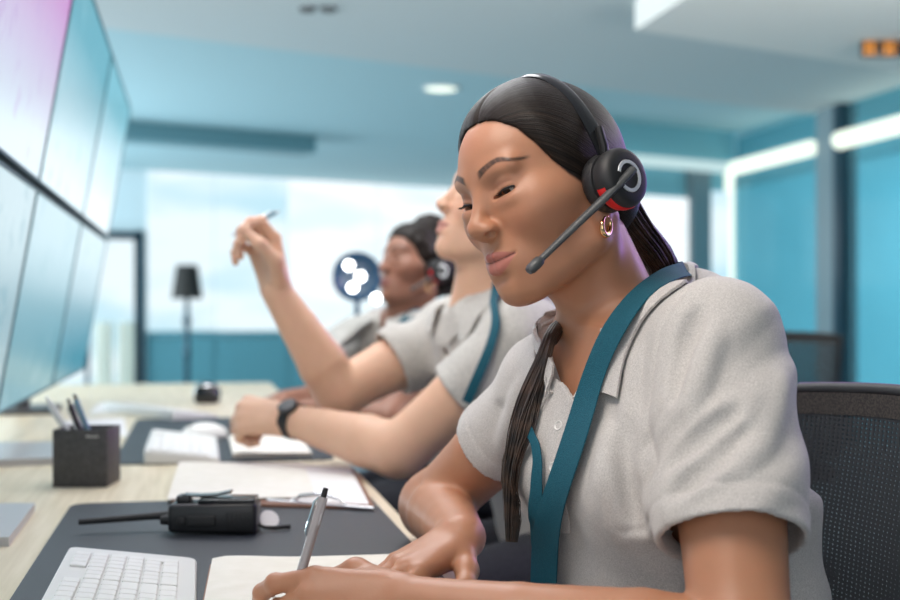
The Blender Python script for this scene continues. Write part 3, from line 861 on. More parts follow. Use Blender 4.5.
def legs(par, hip, knee_dir, lat, m):
    """trousers: thighs level on the seat, shins down to the floor, shoes flat"""
    lat = lat/np.linalg.norm(lat)
    f = Field(*[np.arange(a, b, .009) for a, b in ((hip[0]-.75, hip[0]+.35), (hip[1]-.55, hip[1]+.55), (.02, .68))])
    f.cone(hip-lat*.07, hip+lat*.07, .115, .115, .03)
    f.cone(hip+V3(0, 0, .08)-lat*.05, hip+V3(0, 0, .08)+lat*.05, .115, .115, .05)
    feet = []
    for s_ in (-1, 1):
        h0 = hip+lat*.085*s_; kn = h0+knee_dir*.42+lat*.03*s_+V3(0, 0, .0); kn[2] = .515; an = kn+knee_dir*.03; an[2] = .10
        f.cone(h0, kn, .085, .062, .03); f.cone(kn, an, .060, .047, .02); feet.append(an)
    P, Q = f.mesh(2, .5); mesh_obj('trousers', P, Q, m, par)
    for an in feet:
        g = Field(*[np.arange(a, b, .006) for a, b in ((an[0]-.3, an[0]+.3), (an[1]-.3, an[1]+.3), (-.03, .16))])
        p0 = an.copy(); p0[2] = .045; g.cone(p0-knee_dir*.03, p0+knee_dir*.16-V3(0, 0, .008), .044, .036, .01); g.cone(an, p0, .045, .045, .02)
        g.half(V3(0, 0, .002), V3(0, 0, -1), V3(an[0], an[1], -.2), .4)
        P, Q = g.mesh(2, .5); mesh_obj('shoe', P, Q, M['rubber'], par)
desk_in = rm(-1, 0) / np.linalg.norm(rm(-1, 0))
legs(woman, V3(.272, 1.275, .585), desk_in, rm(0, -1), M['trousers'])

# the man: left forearm along the desk, right hand raised with a pen
tip = at(436, 203, 2.25)
Hm = Frame((0, 0, 0), 14, -17, 0, 1.03); Hm.o = tip-Hm.R@(V3(0, .116, -.006)*1.03)
man = empty('person', (.20, 2.34, 0), 0, 'man in grey polo looking up and raising a pen, dark watch on his left wrist', 'person')
jm = [at(527, 340, 2.13), at(399, 450, 2.16), at(290, 420, 2.33), at(445, 337, 2.5), at(340, 392, 2.42), at(277, 292, 2.36), at(491, 306, 2.32)]
tm = [(.56, .25, 2.36, .185, .135), (.68, .22, 2.355, .180, .130), (.80, .165, 2.345, .180, .125), (.90, .12, 2.335, .19, .125), (.98, .085, 2.325, .175, .105), (1.03, .075, 2.322, .12, .08)]
hl_m = [(0, .085), (30, .085), (45, .07), (60, .03), (85, -.01), (120, -.03), (180, -.05)]
fm, fw_m, lt_m = colleague(man, Hm, (.68, .42, .29), (.52, .24, .19), M['skin_b'], jm, tm, jm[0]*V3(1, 1, 0)-jm[3]*V3(1, 1, 0), False,
    [(jm[2], V3(-.93, .30, .10), V3(-.1, -.72, .70), -1, [(55, 80, 50), (60, 85, 50), (62, 85, 50), (64, 85, 50)], [(.022, .022, -.012), (.050, .040, -.030), (.078, .034, -.050), (.096, .016, -.058)], 1.10),
     (jm[5], V3(-.24, .02, .97), V3(.62, .78, .1), 1, [(35, 55, 30), (45, 70, 40), (55, 78, 45), (58, 70, 40)], [(.020, .024, -.012), (.050, .050, -.034), (.080, .046, -.056), (.104, .030, -.064)], 1.08)],
    1.10, M['shirt_b'], hl_m)
eye_parts(Hm, man); hair_cap('hair', Hm, M['hair'], man, hl_m, lift=.012, step=.0035)
strap_on(fm, [(497, 296, 2.25), (496, 318), (487, 345), (472, 378), (462, 400)], [(507, 297, 2.25), (505, 320), (496, 347), (481, 382), (471, 404)], 'teal lanyard hanging on the chest of the man with the raised pen')
legs(man, V3(.29, 2.36, .59), desk_in, rm(0, -1), M['trousers'])
# his watch
wa = (jm[2]-jm[1]); wa /= np.linalg.norm(wa); wc = jm[2]-wa*.012
wt_ = empty('wristwatch', wc, 0, "black wristwatch with round face on the man's left wrist", 'watch')
MB().lathe([(.0315, -.0115), (.0340, -.0115), (.0345, 0), (.0340, .0115), (.0315, .0115), (.0315, -.0115)], wc, wa, 40).build('strap', M['rubber'], wt_)
fd_ = V3(-.15, -.62, .77); fd_ -= wa*(fd_@wa); fd_ /= np.linalg.norm(fd_)
wf_ = MB().lathe([(0, .0), (.0185, .0), (.0195, .004), (.0185, .009), (.0165, .010), (0, .010)], wc+fd_*.031, fd_, 32).build('case', M['black'], wt_)
MB().lathe([(0, .0104), (.0150, .0104), (.0155, .0098), (.0155, .009)], wc+fd_*.031, fd_, 32).build('dial', mat('watch dial', (.10, .10, .11), .12), wf_)

# the woman beyond him
tip = at(379.5, 267, 3.22)
Hw = Frame((0, 0, 0), 36, -12, 4, .96); Hw.o = tip-Hw.R@(V3(0, .116, -.006)*.96)
far_w = empty('person', (.06, 3.36, 0), 0, 'woman in grey polo at the far seat, dark hair pinned up, looking up', 'person')
jw = [at(430, 347, 3.17), at(388, 420, 3.02), at(306, 408, 3.08), at(349, 340, 3.42), at(318, 402, 3.22), at(284, 400, 3.12), at(405, 318, 3.31)]
tw = [(.56, .10, 3.40, .165, .12), (.68, .07, 3.39, .155, .115), (.80, .01, 3.37, .15, .112), (.88, -.04, 3.35, .155, .118), (.95, -.085, 3.325, .145, .095), (1.0, -.105, 3.31, .10, .075)]
hl_w = [(0, .088), (25, .082), (45, .062), (60, .030), (80, .004), (100, -.02), (180, -.05)]
def curls(f):
    for c, r in (((0, -.075, .105), .066), ((.03, -.10, .06), .055), ((-.03, -.10, .07), .055), ((0, -.03, .135), .05), ((0, -.105, .01), .05), ((.045, -.07, .03), .045)):
        f.ell(c, (r, r, r*.9), None, .02)
    X, Y, Z = f.x[:, None, None], f.y[None, :, None], f.z[None, None, :]
    f.F -= (.007*vnoise(X*55, Y*55, Z*55)*np.clip((.03-Y)/.05, .55, 1)).astype(np.float32)
fw, fw_w, lt_w = colleague(far_w, Hw, (.30, .138, .088), (.28, .10, .085), M['skin_c'], jw, tw, jw[0]*V3(1, 1, 0)-jw[3]*V3(1, 1, 0), True,
    [(jw[2], V3(-.95, .2, -.1), V3(-.1, -.2, 1), -1, [(15, 25, 15)]*4, [(.018, .020, -.008), (.040, .045, -.014), (.062, .062, -.018), (.082, .070, -.020)], .95),
     (jw[5], V3(-.55, -.5, -.1), V3(-.1, -.2, 1), 1, [(15, 25, 15)]*4, [(.018, .020, -.008), (.040, .045, -.014), (.062, .062, -.018), (.082, .070, -.020)], .95)],
    .93, M['shirt_b'], hl_w, .005)
eye_parts(Hw, far_w)
hair_cap('hair', Hw, M['hair'], far_w, hl_w, lift=.012, step=.003, bun=curls)
strap_on(fw, [(418, 312, 3.28), (398, 331), (380, 350), (364, 366), (358, 380)], [(428, 318, 3.28), (408, 337), (389, 355), (373, 371), (366, 384)], 'teal lanyard on the woman at the far seat', d0=2.8)
make_headset(Hw, 'black headset on the pinned up hair of the woman at the far seat', Hw.w(.074, .052, -.060))
for nm, p in (('hoop_earring', Hw.w(.075, -.002, -.042)),):
    mb = MB(); mb.tube([p+.011*(math.cos(a)*V3(-.8, -.6, 0)+math.sin(a)*V3(0, 0, 1)) for a in np.linspace(PI/2, PI/2+2*PI, 30)], .0022, 10)
    tag(mb.build(nm, M['gold'], None), 'gold hoop earring of the woman at the far seat', 'earring')
legs(far_w, V3(.14, 3.41, .585), desk_in, rm(0, -1), M['trousers'])

# ------------------------------------------------------------------ desk and what lies on it
RZ = TH
WOOD = mat('pale oak laminate', (.62, .53, .38), .42, spec=.4)
add_noise(WOOD, (.64, .55, .38), (.80, .71, .53), 6, 6, .3, .7, stretch=(14, .8, 4))
DZ = 0.74
desk = empty('desk', rm(-.17, 2.9), RZ, 'long pale wood desk the three people sit at', 'desk')
A0, A1, B0, B1 = -.66, .288, .75, 5.1
mb = MB().box((( A0+A1)/2+.17, (B0+B1)/2-2.9, DZ-.0145), (A1-A0, B1-B0, .029), .003); local(mb, 'desktop', WOOD, desk)
LEG = mat('white powder coated steel', (.72, .72, .71), .4)
for b in (.82, 2.2, 3.6, 5.0):
    mb = MB().box((A0+.10+.17, b-2.9, .3555), (.06, .06, .711), .004); local(mb, 'leg', LEG, desk)
    mb = MB().box((A1-.16+.17, b-2.9, .3555), (.06, .06, .711), .004); local(mb, 'leg', LEG, desk)
mb = MB().box((A0+.05+.17, (B0+B1)/2-2.9, .50), (.018, B1-B0-.1, .42), .002); local(mb, 'modesty_panel', LEG, desk)

MATC = add_noise(mat('dark slate leatherette', (.026, .031, .040), .48, spec=.45), (.022, .027, .035), (.036, .043, .054), 300, 4, bump=.25, bscale=900)
def rounded(a0, a1, b0, b1, r, n=6):
    out = []
    for cx, cy, s0 in ((a1-r, b1-r, 0), (a0+r, b1-r, 90), (a0+r, b0+r, 180), (a1-r, b0+r, 270)):
        for i in range(n+1):
            t = math.radians(s0+90*i/n); out.append((cx+r*math.cos(t), cy+r*math.sin(t)))
    return out
def slab(name, m, parent, poly, z0, z1, bev=0.0):
    mb = MB().prism(poly, z0, z1); return mb
def desk_thing_poly(name, ab, z0, z1, m, label, cat, group=None, rz=RZ):
    """a flat thing given by its outline on the desk"""
    c = np.mean(ab, 0); P = [((a-c[0]), (b-c[1])) for a, b in ab]
    w = rm(c[0], c[1], z0); o = MB().prism(P, 0, z1-z0).build(name, m, None, angle=30)
    o.location = Vector(w); o.rotation_euler = (0, 0, RZ); return tag(o, label, cat, group)
desk_thing_poly('desk_mat', rounded(-.188, .266, .95, 1.975, .03), DZ, DZ+.003, MATC, 'dark slate desk mat under the white keyboard and two way radio', 'desk mat')
desk_thing_poly('desk_mat', rounded(-.16, .266, 2.46, 3.45, .03), DZ, DZ+.003, MATC, "dark desk mat under the man's keyboard and open notebook", 'desk mat')

KB_W = mat('white keyboard shell', (.74, .73, .70), .38); KB_K = mat('white keycaps', (.80, .79, .76), .42); KB_G = mat('keyboard well', (.55, .54, .52), .6)
def make_keyboard(label):
    """x: from the back row to the front row, y: along the rows; the back edge stands higher"""
    t = empty('keyboard', (0, 0, 0), 0, label, 'keyboard', None)
    W, L = .142, .432; zb, zf = .026, .0075
    bm = bmesh.new()
    pr = rounded(-W/2, W/2, -L/2, L/2, .012)
    h = lambda x: zb+(zf-zb)*(x+W/2)/W
    n = len(pr); bot = [bm.verts.new((x, y, 0)) for x, y in pr]; mid = [bm.verts.new((x, y, h(x)-.0025)) for x, y in pr]; top = [bm.verts.new((x*.975, y*.993, h(x))) for x, y in pr]
    for i in range(n):
        j = (i+1) % n; bm.faces.new((bot[i], bot[j], mid[j], mid[i])); bm.faces.new((mid[i], mid[j], top[j], top[i]))
    bm.faces.new(bot[::-1]); bm.faces.new(top)
    bm.verts.index_update()
    mb = MB().add([v.co[:] for v in bm.verts], [[v.index for v in f.verts] for f in bm.faces]); bm.free(); mb.build('case', KB_W, t)
    P = .0190; x0 = -.052; rows = []
    ys = -.207
    def key(r, u, w=1, hh=1):
        rows.append((x0+P*(r+(hh-1)/2), ys+P*(u+w/2)*.984, P*.90*hh+P*.1*(hh-1), P*.984*w-.0019))
    main = [[1.12]*12, [1.12]*12, [1.3]+[1.1]*10+[1.14], [1.6]+[1.12]*9+[1.76], [2.1]+[1.12]*8+[2.38], [1.25]*3+[5.9]+[1.25]*3]
    for r, ws in enumerate(main):
        u = 0
        for w in ws:
            if w > .6: key(r, u, w)
            u += w
    for r in range(1, 5):
        for i in range(3): key(r, 13.6+i)
    key(5, 13.6, 2); key(5, 15.6)
    for r in range(1, 5):
        for i in range(3): key(r, 16.7+i)
    key(5, 16.7, 2); key(5, 18.7); key(1, 19.7); key(2, 19.7); key(3, 19.7); key(4.0, 19.7, 1, 2)
    for i in range(4): key(0, 16.7+i)
    tilt = math.atan2(zb-zf, W); rot = Matrix.Rotation(tilt, 3, 'Y')
    for x, y, sx, sy in rows[:100]:
        if sx > .03:
            x = x
        mb = MB(); hx, hy = sx/2, sy/2; r_ = .0022
        lo = rounded(-hx, hx, -hy, hy, r_, 3); hi = rounded(-hx+.0012, hx-.0012, -hy+.0012, hy-.0012, r_, 3); k = len(lo)
        vs = [(a, b, -.002) for a, b in lo]+[(a, b, .0024) for a, b in lo]+[(a, b, .0032) for a, b in hi]
        fs = [[i, (i+1) % k, k+(i+1) % k, k+i] for i in range(k)]+[[k+i, k+(i+1) % k, 2*k+(i+1) % k, 2*k+i] for i in range(k)]+[list(range(2*k, 3*k))]
        M4 = Matrix.Translation((x, y, h(x))) @ rot.to_4x4()
        mb.add([M4 @ Vector(v) for v in vs], fs); mb.build('key', KB_K, t, smooth=False)
    return t
kb = make_keyboard('white keyboard in the front on the dark desk mat beside the open notebook')
kb.location = Vector(rm(-.0725, 1.262, DZ+.0032)); kb.rotation_euler = (0, 0, RZ)
k2 = copy_tree(kb); k2.location = Vector(rm(-.030, 2.66, DZ+.0032)); k2.rotation_euler = (0, 0, RZ); k2['label'] = 'white keyboard beyond the pen cup, in front of the man'
k3 = copy_tree(kb); k3.location = Vector(rm(-.11, 3.62, DZ+.0002)); k3.rotation_euler = (0, 0, RZ+.5); k3['label'] = 'white keyboard furthest along the desk, in front of the far woman'

# mice
def make_mouse(label):
    t = empty('computer_mouse', (0, 0, 0), 0, label, 'mouse')
    f = Field(np.arange(-.07, .07, .002), np.arange(-.045, .045, .002), np.arange(-.01, .05, .002))
    f.ell((0, 0, .004), (.056, .031, .031), None, .004); f.half(V3(0, 0, .0005), V3(0, 0, -1), V3(0, 0, -.1), .2)
    P, Q = f.mesh(2, .5); mesh_obj('shell', P, Q, KB_K, t)
    MB().lathe([(0, -.003), (.006, -.003), (.0065, 0), (.006, .003), (0, .003)], (-.032, 0, .027), (0, 1, 0), 20).build('scroll_wheel', M['graphite'], t)
    return t
ms = make_mouse('white computer mouse beside the keyboard in front of the man'); ms.location = Vector(tuple(at(204, 433, 2.86)*V3(1, 1, 0)+V3(0, 0, DZ+.0032))); ms.rotation_euler = (0, 0, .5)

# notebooks
PAPER = add_noise(mat('cream paper', (.80, .77, .69), .85, spec=.15), (.78, .75, .67), (.83, .80, .73), 30)
PAPERW = mat('white paper', (.82, .81, .79), .8, spec=.15)
COVER = add_noise(mat('tan notebook cover', (.30, .14, .08), .6), (.26, .12, .07), (.34, .17, .10), 80)
def make_notebook(name, label, w, l, cover, loc, rz):
    t = empty(name, loc, rz, label, 'notebook')
    local(MB().box((0, 0, .0012), (w+.006, l+.006, .0024), .0008), 'cover', cover, t)
    rows = []
    for i in range(17):                                     # page block, gently swelling towards the spine
        x = -w/2+w*i/16; zz = .009+.0035*math.exp(-((x+w/2-.02)/.05)**2)-.002*(i == 0); rows.append([(x, -l/2, zz), (x, l/2, zz)])
    mb = MB().ribbon(rows, 0); nv = len(mb.v)
    rim = [(i*2, i*2+2) for i in range(16)]
    mb.v += [(v[0], v[1], .0024) for v in mb.v[:nv]]
    for i in range(16): mb.f += [(i*2, i*2+2, nv+i*2+2, nv+i*2), (i*2+1, i*2+3, nv+i*2+3, nv+i*2+1)]
    mb.f += [(0, 1, nv+1, nv), (32, 33, nv+33, nv+32)]
    local(mb, 'pages', PAPER, t)
    return t
make_notebook('notebook', 'open cream paged notebook the front woman is writing in', .232, .40, COVER, rm(.122, 1.252, DZ+.0032), RZ-.05)
make_notebook('notebook', "open notebook under the man's clasped hand", .155, .34, MATC, rm(.145, 2.67, DZ+.0032), RZ)

# clipboard with two sheets
def px_ab(pts, z): return [desk_ab(x, y, z) for x, y in pts]
BOARD = mat('brown hardboard', (.20, .085, .045), .5)
cb_ = px_ab([(172, 503), (375, 508), (355, 469), (179, 463)], DZ+.006)
cbo = desk_thing_poly('clipboard', cb_, DZ+.0035, DZ+.0072, BOARD, 'clipboard with paper sheets behind the two way radio', 'clipboard')
c0, c1 = rm(*desk_ab(268, 500, DZ+.008), DZ+.008), rm(*desk_ab(374, 508, DZ+.008), DZ+.008)
mb = MB(); mb.tube([c0, c1], .0045, 12, flat=.5); cl = mb.build('clip', M['steel'], cbo)
mid = (c0+c1)/2; ux = (c1-c0)/np.linalg.norm(c1-c0); uy = V3(-ux[1], ux[0], 0)
mb = MB(); mb.tube([mid-ux*.045, mid-ux*.035+V3(0, 0, .010), mid-ux*.01+V3(0, 0, .014), mid+ux*.01+V3(0, 0, .014), mid+ux*.035+V3(0, 0, .010), mid+ux*.045], .0026, 10); mb.build('clip_lever', M['chrome'], cl)
desk_thing_poly('paper_sheet', px_ab([(167, 499), (317, 497), (303, 463), (179, 462)], DZ+.010), DZ+.0093, DZ+.0102, PAPER, 'large cream paper sheet lying over the left of the clipboard', 'paper')
desk_thing_poly('paper_sheet', px_ab([(290, 500), (369, 504), (351, 469), (300, 465)], DZ+.008), DZ+.0073, DZ+.0080, PAPERW, 'white paper sheet on the right of the clipboard', 'paper')

# two way radio lying on its face
rd = empty('two_way_radio', rm(*desk_ab(215, 532, DZ+.003), DZ+.0032), 0.03, 'black two way radio lying on the dark desk mat, antenna to the left', 'radio')
RB = M['black']
bm = bmesh.new(); bmesh.ops.create_cube(bm, size=1)
for v in bm.verts:
    v.co = Vector((v.co.x*.116, v.co.y*.054*(1 if v.co.x > 0 else .94), .0215+v.co.z*(.042 if v.co.x > 0 else .037)))
bmesh.ops.bevel(bm, geom=bm.edges[:], offset=.006, segments=3, affect='EDGES', profile=.5); bm.verts.index_update()
mb = MB().add([v.co[:] for v in bm.verts], [[v.index for v in f.verts] for f in bm.faces]); bm.free(); body_ = local(mb, 'body', RB, rd)
mb = MB().box((.018, 0, .0435), (.074, .046, .006), .002); local(mb, 'battery', M['black_gloss'], rd)
for k in range(6):
    pass
mb = MB()
for k in range(7): mb.box((.020+k*.0055, -.0272, .019), (.0022, .0016, .022), .0005)
local(mb, 'grip_ribs', M['rubber'], rd)
mb = MB().box((-.014, -.0268, .019), (.038, .004, .014), .0018, seg=3); ptt = local(mb, 'talk_button', M['rubber'], rd)
mb = MB().box((-.040, -.0262, .019), (.010, .003, .010), .0012); local(mb, 'side_button', M['rubber'], rd)
mb = MB(); mb.ribbon([[(x, y, z) for y in (-.011, -.009, 0, .009, .011)] for x, z in ((-.046, .047), (-.040, .0510), (-.020, .0500), (.002, .0510), (.016, .0540), (.021, .0550), (.023, .0530))], .0026); local(mb, 'belt_clip', M['black_gloss'], rd)
mb = MB().box((-.040, 0, .0445), (.018, .026, .010), .002); local(mb, 'clip_base', RB, rd)
for y, r_, h_ in ((-.012, .0068, .013), (.006, .0056, .010)):
    mb = MB().lathe([(0, h_), (r_*.82, h_), (r_*.9, h_-.0015), (r_, .002), (r_*1.05, 0), (0, 0)], (-.056, y, .018), (-1, 0, 0), 20); local(mb, 'knob', M['rubber'], rd)
mb = MB(); mb.tube([(-.054, .019, .019), (-.064, .019, .019), (-.070, .019, .019), (-.085, .0175, .0185), (-.172, -.004, .0150), (-.178, -.005, .0150)], [.0065, .0068, .0058, .0050, .0040, .0038], 14); local(mb, 'antenna', M['rubber'], rd)
mb = MB().box((-.053, .012, .030), (.004, .012, .006), .001); local(mb, 'lamp_window', M['chrome'], rd)
mb = MB(); mb.tube([(.056, -.004, .010), (.066, -.002, .006), (.078, .002, .0045), (.092, .008, .005), (.098, .011, .0045)], [.0022, .0026, .003, .0034, .0036], 10); local(mb, 'wrist_strap', M['rubber'], rd)
mb = MB(); mb.lathe([(0, 0), (.013, 0), (.0135, .0008), (.013, .0016), (0, .0016)], (.070, .012, .014), (.3, -.75, .6), 28); local(mb, 'round_tag', PAPERW, rd)

# pen cup with three pens
GC = add_noise(mat('dark grey leatherette', (.055, .053, .052), .55), (.045, .043, .042), (.07, .067, .066), 160, 3, bump=.2, bscale=700)
pcx = at(88, 487, 2.14); pc = empty('pen_cup', (pcx[0], pcx[1]-.005, DZ), .02, 'dark grey square pen cup with a few pens in it', 'pen cup')
s_ = .0455; hgt = .0965
for nm, c, sz in (('front_panel', (0, -s_+.002, hgt/2), (2*s_, .004, hgt)), ('back_panel', (0, s_-.002, hgt/2), (2*s_, .004, hgt)), ('side_panel', (-s_+.002, 0, hgt/2), (.004, 2*s_-.008, hgt)), ('side_panel', (s_-.002, 0, hgt/2), (.004, 2*s_-.008, hgt)), ('base', (0, 0, .003), (2*s_-.008, 2*s_-.008, .004))):
    o = local(MB().box(c, sz, .0012), nm, GC, pc)
    if nm == 'front_panel': fp = o
mb = MB(); rnd = random.Random(2); x = .011
for w_, h_ in ((.0030, .0040), (.0022, .0028), (.0022, .0028), (.0010, .0040), (.0022, .0028), (.0022, .0028), (.0018, .0034)):
    mb.box((x+w_/2, -s_-.0001, .0835+h_/2), (w_, .0006, h_)); x += w_+.0009
local(mb, 'faint_lettering', mat('silver print', (.55, .54, .52), .4, .3), fp, smooth=False)
def make_pen(label, p0, p1, barrel, grip, r=.0045, name='pen', cat='pen', group=None):
    p0 = V3(*p0); p1 = V3(*p1); d = p1-p0; L = np.linalg.norm(d); d = d/L
    t = empty(name, p0, 0, label, cat, group)
    q = lambda s0, s1, rr, n, m: MB().tube([d*(L*s0+(L*(s1-s0))*i/(len(rr)-1)) for i in range(len(rr))], rr, 16).build(n, m, None)
    for a in ((.0, .10, [.0006, r*.55, r*.8], 'nib', M['steel']), (.10, .34, [r*.85, r*1.08, r*1.08, r], 'grip', grip), (.34, .93, [r, r, r, r*.95], 'barrel', barrel), (.93, 1.0, [r*.6, r*.6, r*.5], 'push_button', grip)):
        o = q(*a); o.parent = t
    n_ = np.cross(d, V3(0, 1, .2)); n_ /= np.linalg.norm(n_)
    o = MB().tube([d*L*.62+n_*(r+.0006), d*L*.66+n_*(r+.002), d*L*.88+n_*(r+.002), d*L*.92+n_*r*.8], [.0010, .0014, .0014, .0012], 8).build('clip', M['chrome'], None); o.parent = t
    return t
PW = mat('white pen plastic', (.78, .78, .78), .25); PB = mat('blue grey pen plastic', (.20, .36, .45), .3)
c = V3(pcx[0], pcx[1]-.005, DZ)
make_pen('white pen leaning furthest left in the pen cup', c+V3(.015, .01, .008), at(46, 397, 2.16), PW, PW, .0048, group=None)
make_pen('black pen in the middle of the pen cup', c+V3(.020, -.005, .008), at(68, 399, 2.13), M['black'], M['black_gloss'])
make_pen('black and blue grey pen on the right in the pen cup', c+V3(.028, .015, .008), at(74, 394, 2.15), PB, M['black'], .0048)
# pens in hands
CLR = mat('clear smoky pen barrel', (.55, .50, .50), .15); 
CLR.node_tree.nodes['Principled BSDF'].inputs['Transmission Weight'].default_value = .35
pt = V3(-.150, 1.150, DZ+.0125); pe = at(326, 488, 1.165)
pp = make_pen("clear barrelled pen in the front woman's writing hand", pt, pe, CLR, M['black_soft'], .0046)
o = MB().tube([(pe-pt)*.40, (pe-pt)*.55, (pe-pt)*.72], .0034, 10).build('ink_refill', M['black_soft'], None); o.parent = pp
make_pen('slim blue pen in the raised hand of the man', at(231, 236, 2.33), at(279, 211, 2.36), PB, mat('light pen grip', (.5, .55, .6), .4), .0040)

# grey tablet, base plates and papers on the far left of the desk
GREY = mat('silver grey plastic', (.50, .49, .49), .35, .2)
tb = px_ab([(35, 503), (9, 537), (-60, 537), (-40, 503)], DZ+.012)
t_ = desk_thing_poly('tablet', tb, DZ, DZ+.012, GREY, 'thin silver grey slab at the left desk edge before the pen cup', 'tablet')
o = desk_thing_poly('laptop', px_ab([(61, 441), (63, 457), (-60, 462), (-50, 443)], DZ+.014), DZ, DZ+.014, GREY, 'flat silver grey laptop behind the pen cup at the left', 'laptop')
for pts, lb in (([(66, 420), (124, 418), (128, 436), (62, 440)], 'white paper sheet directly behind the pen cup'), ([(98, 404), (133, 403), (128, 413), (88, 414)], 'white paper sheet furthest along the desk under the screens')):
    desk_thing_poly('paper_sheet', px_ab(pts, DZ+.001), DZ, DZ+.0012, PAPERW, lb, 'paper')
# small round speaker at the far end
p = rm(*desk_ab(207, 403), DZ); sp = empty('speaker', p, 0, 'small round black speaker near the far end of the desk', 'speaker')
local(MB().lathe([(0, .068), (.018, .066), (.034, .056), (.043, .036), (.042, .014), (.036, 0), (0, 0)], (0, 0, 0), (0, 0, 1), 32), 'body', M['black_gloss'], sp)
local(MB().lathe([(.0345, .055), (.0355, .057), (.0330, .060), (.031, .0600)], (0, 0, 0), (0, 0, 1), 32), 'ring', M['chrome'], sp)

# ------------------------------------------------------------------ chairs
def mesh_fabric():
    m = mat('black chair mesh', (.012, .013, .016), .6); n, l, b = nodes(m)
    tc = n.new('ShaderNodeTexCoord'); sp_ = n.new('ShaderNodeSeparateXYZ'); l.new(tc.outputs['Object'], sp_.inputs[0])
    def wave(sock, p, off=0.0):
        a = n.new('ShaderNodeMath'); a.operation = 'MULTIPLY'; a.inputs[1].default_value = 2*PI/p; l.new(sock, a.inputs[0])
        s0 = n.new('ShaderNodeMath'); s0.operation = 'SINE'; l.new(a.outputs[0], s0.inputs[0]); return s0.outputs[0]
    def op(o_, x, y):
        a = n.new('ShaderNodeMath'); a.operation = o_
        for i, q in enumerate((x, y)):
            if isinstance(q, float): a.inputs[i].default_value = q
            else: l.new(q, a.inputs[i])
        return a.outputs[0]
    ys = op('MULTIPLY', sp_.outputs['Y'], .62); u = op('ADD', ys, sp_.outputs['Z']); v = op('SUBTRACT', ys, sp_.outputs['Z'])
    k = op('MULTIPLY', wave(u, .0100), wave(v, .0100))
    h = op('GREATER_THAN', k, .36)
    tr = n.new('ShaderNodeBsdfTransparent'); mx = n.new('ShaderNodeMixShader')
    l.new(h, mx.inputs[0]); l.new(b.outputs[0], mx.inputs[1]); l.new(tr.outputs[0], mx.inputs[2])
    l.new(mx.outputs[0], n['Material Output'].inputs['Surface'])
    return m
MESH = mesh_fabric(); SEATF = add_noise(mat('black seat fabric', (.016, .017, .02), .85), (.012, .013, .016), (.025, .026, .03), 300)
def make_chair(label):
    """faces -x"""
    t = empty('office_chair', (0, 0, 0), 0, label, 'chair')
    MB().box((-.01, 0, .437), (.46, .47, .06), .028, seg=4).build('seat', SEATF, t)
    rows = []
    prof = [(.235, .50), (.222, .58), (.215, .68), (.225, .78), (.240, .87), (.247, .935)]
    for y in np.linspace(-.232, .232, 15): rows.append([(x+.10*(abs(y)/.232)**2*-.35, y, z+.010*math.cos(y/.232*PI/2)) for x, z in prof])
    MB().ribbon(rows, .0022).build('mesh_back', MESH, t)
    e = lambda y: [(x-.035, y, z) for x, z in prof]
    top = [(.247+.10*(abs(y)/.232)**2*-.35, y, .940+.010*math.cos(y/.232*PI/2)) for y in np.linspace(-.232, .232, 15)]
    bot = [(.236+.10*(abs(y)/.232)**2*-.35, y, .497) for y in np.linspace(.232, -.232, 15)]
    fr_ = e(-.234)+top[1:-1]+e(.234)[::-1]+bot[1:-1]; fr_.append(fr_[0])
    MB().tube(fr_, .0075, 12, cap=False).build('back_frame', M['rubber'], t)
    MB().ribbon([[(x-.002, y, z+dz) for dz in (-.030, -.015, -.003)] for x, y, z in top], .004).build('top_band', add_noise(mat('dark brown mesh band', (.035, .028, .024), .8), (.012, .011, .010), (.045, .036, .030), 400, 2, .42, .58), t)
    sp_ = MB().tube([(.10, 0, .40), (.22, 0, .40), (.268, 0, .44), (.265, 0, .62), (.262, 0, .70)], [.026, .026, .024, .02, .016], 14, flat=1.4).build('spine', M['black'], t)
    MB().tube([(.262, -.16, .66), (.275, 0, .68), (.262, .16, .66)], .011, 10).build('lumbar_bar', M['black'], sp_)
    MB().tube([(0, 0, .075), (0, 0, .25), (0, 0, .26), (0, 0, .41)], [.03, .03, .018, .018], 20).build('gas_column', M['black_gloss'], t)
    MB().box((0, 0, .395), (.20, .18, .03), .008).build('tilt_mechanism', M['black'], t)
    for i in range(5):
        a = 2*PI*i/5+.3; d = V3(math.cos(a), math.sin(a), 0)
        lg = MB().tube([V3(0, 0, .085), d*.14+V3(0, 0, .085), d*.29+V3(0, 0, .072)], [.026, .022, .016], 12).build('base_leg', M['black'], t)
        MB().lathe([(0, -.022), (.024, -.022), (.028, -.017), (.028, .017), (.024, .022), (0, .022)], d*.285+V3(0, 0, .0285), np.cross(d, V3(0, 0, 1)), 20).build('caster', M['black'], lg)
    return t
ch = make_chair("black mesh backed office chair the front woman is sitting on")
ch.location = Vector(rm(.497, 1.205, 0)); ch.rotation_euler = (0, 0, RZ)
for p, r_, lb in ((rm(.70, 2.25), RZ, 'black mesh office chair under the man with the raised pen'), (rm(.80, 3.30), RZ, 'black mesh office chair under the woman at the far seat'), (V3(1.16, 4.72, 0), -1.45, 'empty black mesh office chair behind the front woman, before the glass wall')):
    c = copy_tree(ch); c.location = Vector(tuple(p)); c.rotation_euler = (0, 0, r_); c['label'] = lb

